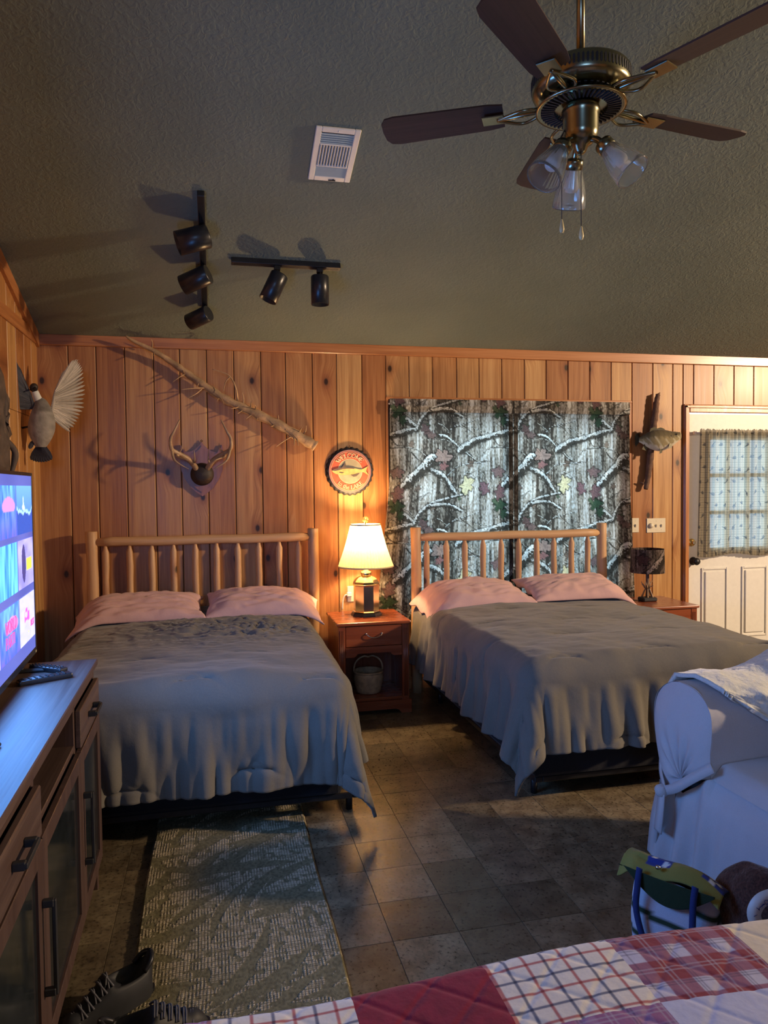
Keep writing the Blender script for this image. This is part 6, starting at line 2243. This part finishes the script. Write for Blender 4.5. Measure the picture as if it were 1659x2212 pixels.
rise = 0.11 * sst(0.25, 0.75, A) * (1 - 0.5 * hang)
zb = zb + rise
rum = (fbm(A * 9 + 2 * B, B * 7, 14, 3) - 0.5)
zb = zb + 0.022 * rum + 0.008
yb = yb - 0.03 * rum * hang - 0.01 * hang
o = MB().grid(np.stack([xb, yb, zb], -1)).make('blanket', M_BLANK, loc=(SX0, -2.74, 0), solid=-0.016, fix=False)
tag(o, 'white plush blanket thrown over the arm and back of the sofa', 'blanket')
# striped cushion
u = np.linspace(-1, 1, 70)[:, None] * np.ones((1, 50))
v = np.linspace(-1, 1, 50)[None, :] * np.ones((70, 1))
env = np.clip(1 - np.abs(u) ** 2.6, 0, 1) ** 0.5 * np.clip(1 - np.abs(v) ** 2.6, 0, 1) ** 0.5
strp = ((v * 6) % 1)
C = np.where((strp < 0.25)[..., None], np.array([0.10, 0.11, 0.09]), np.where(((strp > 0.45) & (strp < 0.6))[..., None], np.array([0.30, 0.30, 0.25]), np.array([0.17, 0.18, 0.15])))
mb = MB().grid(np.stack([0.22 * u, 0.20 * v, 0.07 * env], -1), col=C).grid(np.stack([0.22 * u, 0.20 * v, -0.07 * env], -1)[:, ::-1], col=C[:, ::-1])
o = mb.make('cushion', M_ATTRC, use_col=True, loc=(3.36, -3.10, 0.63), rot=(0.10, math.radians(-62), 0.1))
tag(o, 'grey-green striped cushion on the sofa seat below the blanket', 'cushion')

# ---------------------------------------------------------------- tote bag
tb_ = thing('tote_bag', 'striped white tote bag with olive flap and blue straps on the floor before the sofa', 'bag', (2.480, -3.235, 0), math.radians(-55))
tb_.scale = (0.72, 0.72, 0.98)
nS, nT = 30, 48
P = np.zeros((nS, nT, 3))
C = np.zeros((nS, nT, 3))
for i in range(nS):
    f = i / (nS - 1)
    z_ = 0.003 + 0.285 * f
    for k in range(nT):
        a = 2 * PI * k / nT
        wx_ = 0.165 + 0.02 * math.sin(PI * f)
        wy_ = 0.085 * (1 - 0.45 * f) + 0.02 * math.sin(PI * f)
        ca, sa = math.cos(a), math.sin(a)
        rr_x = wx_ * math.copysign(abs(ca) ** 0.6, ca)
        rr_y = wy_ * math.copysign(abs(sa) ** 0.6, sa)
        P[i, k] = (rr_x, rr_y, z_ - 0.03 * (ca > 0.0) * f * abs(ca))
        ph = (z_ + 0.015 * ca) / 0.078
        C[i, k] = (0.03, 0.055, 0.03) if (ph % 1) < 0.26 else (0.58, 0.60, 0.70)
MB().grid(P, col=C, closed_v=True).make('bag_body', M_ATTRC, tb_, use_col=True, solid=0.004)
MB().box2((-0.14, -0.07, 0.004), (0.14, 0.07, 0.012), 0.002).make('bag_bottom', M_TGREEN, tb_)
# folded flap along the top: olive panel with a blue dotted patch
nA, nB = 60, 26
A, B = np.meshgrid(np.linspace(-0.235, 0.20, nA), np.linspace(0, 1, nB), indexing='ij')
yf = -0.075 + B * 0.165 + 0.012 * np.sin(A * 18)
zf = 0.300 + 0.026 * np.sin(B * PI) - 0.035 * np.abs(A / 0.2) ** 1.5 * (A > 0) + 0.012 * np.sin(A * 15) * (B < 0.5) - 0.05 * sst(-0.16, -0.24, A) * (1 - B)
C = np.tile(np.array([0.27, 0.25, 0.06]), (nA, nB, 1))
blue = (((A > -0.12) & (A < -0.02)) | (A > 0.11)) & (B > 0.32)
C[blue] = (0.035, 0.055, 0.28)
for (ax_, bx_) in ((-0.095, 0.62), (-0.055, 0.78), (-0.04, 0.45), (-0.10, 0.95), (0.13, 0.8), (0.165, 0.6), (0.15, 0.42)):
    C[np.hypot((A - ax_) / 0.013, (B - bx_) / 0.10) < 1] = (0.75, 0.78, 0.80)
MB().grid(np.stack([A, yf, zf], -1), col=C).make('flap', M_ATTRC, tb_, use_col=True, solid=0.004, label='olive flap with a blue dotted patch')
MB().lathe([(0.011, 0), (0.010, 0.008), (0, 0.009)], 14, (-0.055, -0.055, 0.318)).make('snap', M_SILVER, tb_)
MB().grid(np.stack([A[:, :14] * 0.93, -0.088 - 0.010 * np.cos(A[:, :14] * 9) + 0 * A[:, :14], 0.302 - B[:, :14] * 0.15 * np.cos(np.clip(A[:, :14] / 0.21, -1, 1) * PI / 2)], -1)).make('front_pocket', M_TGREEN, tb_, solid=0.003, label='dark green pocket')
for (xs_, sgn) in ((-0.12, -1), (0.112, 1)):
    band([(xs_, -0.094, 0.315), (xs_ - 0.004, -0.108, 0.26), (xs_ - 0.005, -0.115, 0.18), (xs_ + 0.04 * (sgn < 0) - 0.015 * (sgn > 0), -0.120, 0.08), (xs_ + 0.10 * (sgn < 0) - 0.03 * (sgn > 0), -0.135, 0.02)], 0.026, (0, -1, 0.1), th=0.005).make('strap', M_TBLUE, tb_, label='blue strap')

# brown fleece heap with a white lettered band
o_ = MB()
u = np.linspace(0, 2 * PI, 90, endpoint=False)[:, None] * np.ones((1, 50))
v = np.linspace(0.0, PI / 2, 50)[None, :] * np.ones((90, 1))
rr = 1 + 0.26 * (fbm(np.cos(u) * np.cos(v) * 2.2 + 9, np.sin(u) * np.cos(v) * 2.2 + 9 + v, 6, 3) - 0.5) + 0.05 * np.sin(u * 5 + v * 3)
rr = rr * (1 - 0) + 0
rr[:, :] = rr
wrap = 0.5 - 0.5 * np.cos(u)
Xh = 0.23 * np.cos(u) * np.cos(v) * rr
Yh = 0.11 * np.sin(u) * np.cos(v) * rr
Zh = 0.36 * np.sin(v) + 0.03 * (fbm(np.cos(u) * np.cos(v) * 4 + 9, np.sin(u) * np.cos(v) * 4 + 9, 3, 3) - 0.5) * np.sin(2 * v)
o_.grid(np.stack([Xh, Yh, Zh + 0.004], -1), closed_u=True)
hp_ = thing('fleece_jacket', 'dark brown fuzzy jacket heaped beside the tote bag', 'jacket', (2.665, -3.385, 0), math.radians(-80))
o_.make('fleece', M_BROWNF, hp_, fix=False)
ring = band([(0.0, 0.0, 0.0), (-0.035, -0.012, -0.03), (-0.055, -0.02, -0.075), (-0.040, -0.022, -0.115), (0.0, -0.018, -0.135), (0.05, -0.01, -0.14)], 0.045, (-0.3, -1, 0.25), th=0.003)
wband = thing('lettered_band', 'white elastic band with script lettering on the brown jacket', 'band', (2.580, -3.475, 0.345), math.radians(-20))
wband.scale = (0.85, 0.85, 0.85)
bnd = band([(0.10, 0.0, 0.012), (0.05, 0.0, 0.004), (0.0, -0.008, -0.012), (-0.025, -0.014, -0.05), (-0.015, -0.016, -0.09), (0.02, -0.014, -0.112), (0.07, -0.010, -0.120)], 0.042, (-0.25, -1, 0.3), th=0.003)
bnd.make('band_cloth', M_WHITE, wband)
sc_ = MB()
pts = []
for k in range(90):
    f = k / 89
    bx = 0.085 - 0.105 * f
    bz = 0.012 - 0.065 * f * f
    pts.append((bx + 0.007 * math.sin(k * 0.9), -0.0085 - 0.006 * f - 0.002, bz + 0.010 * math.sin(k * 0.55)))
sc_.tube(pts, 0.0009, 5)
sc_.make('script_lettering', M_TBLUE, wband, label='blue-grey script lettering')

# ---------------------------------------------------------------- quilt-covered bed in the foreground
nb_ = thing('foreground_bed', 'bed under the patchwork quilt at the bottom of the picture', 'bed', (1.45, -4.8, 0))
MB().box2((-1.12, -0.62, 0.02), (1.12, 0.70, 0.30), 0.02).make('box_spring', M_BOXSPR, nb_)
MB().box2((-1.14, -0.64, 0.305), (1.14, 0.72, 0.60), 0.06, seg=3).make('mattress', M_MATT, nb_)
qx0, qx1 = 0.155, 2.74
QY = -4.035
PS = 0.2345
qt = thing('patchwork_quilt', 'patchwork quilt of plaid, check and burgundy squares on the foreground bed', 'quilt', (1.45, -4.8, 0))


def quilt_pt(s, tq):
    """s along x, tq cloth distance from the far top edge (negative hangs over)"""
    r = 0.05
    d = np.maximum(-tq, 0)
    arc = np.minimum(d, r * PI / 2)
    out = r * np.sin(arc / r)
    down = r * (1 - np.cos(arc / r)) + np.maximum(d - r * PI / 2, 0)
    y = QY - np.maximum(tq, 0) + out
    z = 0.658 - down
    bump_ = 0.008 * (fbm(s * 4, tq * 4 + 9, 33, 2) - 0.5) - 0.0018 * np.exp(-((((s + tq) / 0.117) % 1) - 0.5) ** 2 / 0.004) - 0.0018 * np.exp(-((((s - tq) / 0.117) % 1) - 0.5) ** 2 / 0.004)
    wav = 0.012 * np.sin(s * 3.1 + 1.2) + 0.006 * np.sin(s * 8)
    z = z + bump_ * (d < 0.05) + wav * np.exp(-np.maximum(tq, 0) * 2)
    y = y + bump_ * (d >= 0.05) + 0.010 * np.sin(s * 5)
    return np.stack([s - 1.45, y + 4.8, z], -1)


def patch_col(kind, a, b_, seed):
    """a, b_ metres inside the patch"""
    sh = a.shape + (3,)
    if kind == 'burgundy':
        c_ = np.tile(np.array([0.235, 0.012, 0.035]), a.shape + (1,))
        return c_ * (0.85 + 0.3 * vn(a * 60, b_ * 60, seed))[..., None]
    if kind == 'cream':
        return np.tile(np.array([0.66, 0.60, 0.50]), a.shape + (1,)) * (0.93 + 0.1 * vn(a * 40, b_ * 40, seed))[..., None]
    if kind == 'bluewhite':
        return np.tile(np.array([0.48, 0.52, 0.74]), a.shape + (1,))
    if kind == 'check':
        c_ = np.tile(np.array([0.74, 0.70, 0.64]), a.shape + (1,))
        p = 0.0335
        for arr in (a, b_):
            idx = np.floor(arr / p).astype(int)
            ln = ((arr / p) % 1) < 0.17
            red = (idx % 2 == 0)
            colr = np.where(red[..., None], np.array([0.42, 0.16, 0.17]), np.array([0.15, 0.17, 0.25]))
            c_ = np.where(ln[..., None], c_ * colr * 1.5, c_)
        return np.clip(c_, 0, 1)
    if kind in ('plaid', 'lavplaid'):
        base = np.array([0.24, 0.035, 0.055]) if kind == 'plaid' else np.array([0.30, 0.12, 0.26])
        pale = np.array([0.50, 0.50, 0.66])
        c_ = np.tile(base, a.shape + (1,))
        p = 0.085
        A1 = ((a / p) % 1 < 0.42)
        B1 = ((b_ / p) % 1 < 0.42)
        mid_ = base * 0.75 + np.array([0.10, 0.09, 0.15])
        c_ = np.where((A1 ^ B1)[..., None], mid_, c_)
        c_ = np.where((A1 & B1)[..., None], pale, c_)
        for off_ in (0.05, 0.13, 0.62, 0.72):
            for arr in (a, b_):
                ln = np.abs(((arr / p) % 1) - off_) < 0.016
                c_ = np.where(ln[..., None], c_ * 0.5 + (np.array([0.45, 0.42, 0.52]) if off_ > 0.5 else np.array([0.05, 0.04, 0.10])) * 0.5, c_)
        return c_
    return np.tile(np.array([0.6, 0.58, 0.6]), a.shape + (1,))


rows = [['cream', 'check', 'lavplaid', 'cream', 'lavplaid', 'check', 'burgundy', 'check', 'plaid', 'cream', 'check', 'lavplaid'],
        ['check', 'plaid', 'bluewhite', 'check', 'cream', 'burgundy', 'plaid', 'lavplaid', 'bluewhite', 'burgundy', 'cream', 'check'],
        ['plaid', 'cream', 'check', 'burgundy', 'plaid', 'check', 'cream', 'burgundy', 'check', 'cream', 'plaid', 'burgundy']]
xq = 1.330 - 6 * PS
mat_q = M_QUILT
NQ = 84
rowlim = [(-0.50, 0.150), (0.150, 0.150 + PS), (0.150 + PS, 0.150 + 2 * PS), (0.150 + 2 * PS, 0.150 + 3 * PS), (0.150 + 3 * PS, 1.44)]
for j, (t0_, t1_) in enumerate(rowlim):
    for i in range(1, 12):
        s0 = xq + i * PS
        kind_ = (rows[0] if j == 0 else rows[(j) % 3])[i]
        nqy = max(8, int(NQ * (t1_ - t0_) / PS)) if j < 2 else 30
        nqx = NQ if j < 2 else 30
        S_, T_ = np.meshgrid(np.linspace(s0, s0 + PS, nqx), np.linspace(t0_, t1_, nqy), indexing='ij')
        C_ = patch_col(kind_, S_ - s0, T_ + 1.0, i * 3 + j)
        lb = {'burgundy': 'burgundy', 'cream': 'cream', 'check': 'red and navy windowpane check', 'plaid': 'burgundy plaid', 'lavplaid': 'lavender plaid', 'bluewhite': 'pale blue'}[kind_]
        MB().grid(quilt_pt(S_, T_), col=C_).make('patch', mat_q, qt, use_col=True, fix=False)

# ---------------------------------------------------------------- groups of alike things
for cat_, grp_ in (('pillow', 'pink pillows on the two log beds'), ('comforter', 'grey comforters on the two log beds'), ('shoe', 'black sneakers by the rug'),
                   ('track light', 'black track lights on the ceiling'), ('remote control', 'remote controls on the media console'), ('light switch', 'ivory switch plates by the door')):
    for o in COL.objects:
        if o.parent is None and o.get('category') == cat_:
            o['group'] = grp_
for o in COL.objects:
    if o.parent is None and o.name.startswith('log_bed'):
        o['group'] = 'peeled log beds along the back wall'
    if o.parent is None and o.name.startswith('curtain') and o.get('category') == 'curtain':
        o['group'] = 'camouflage curtains'
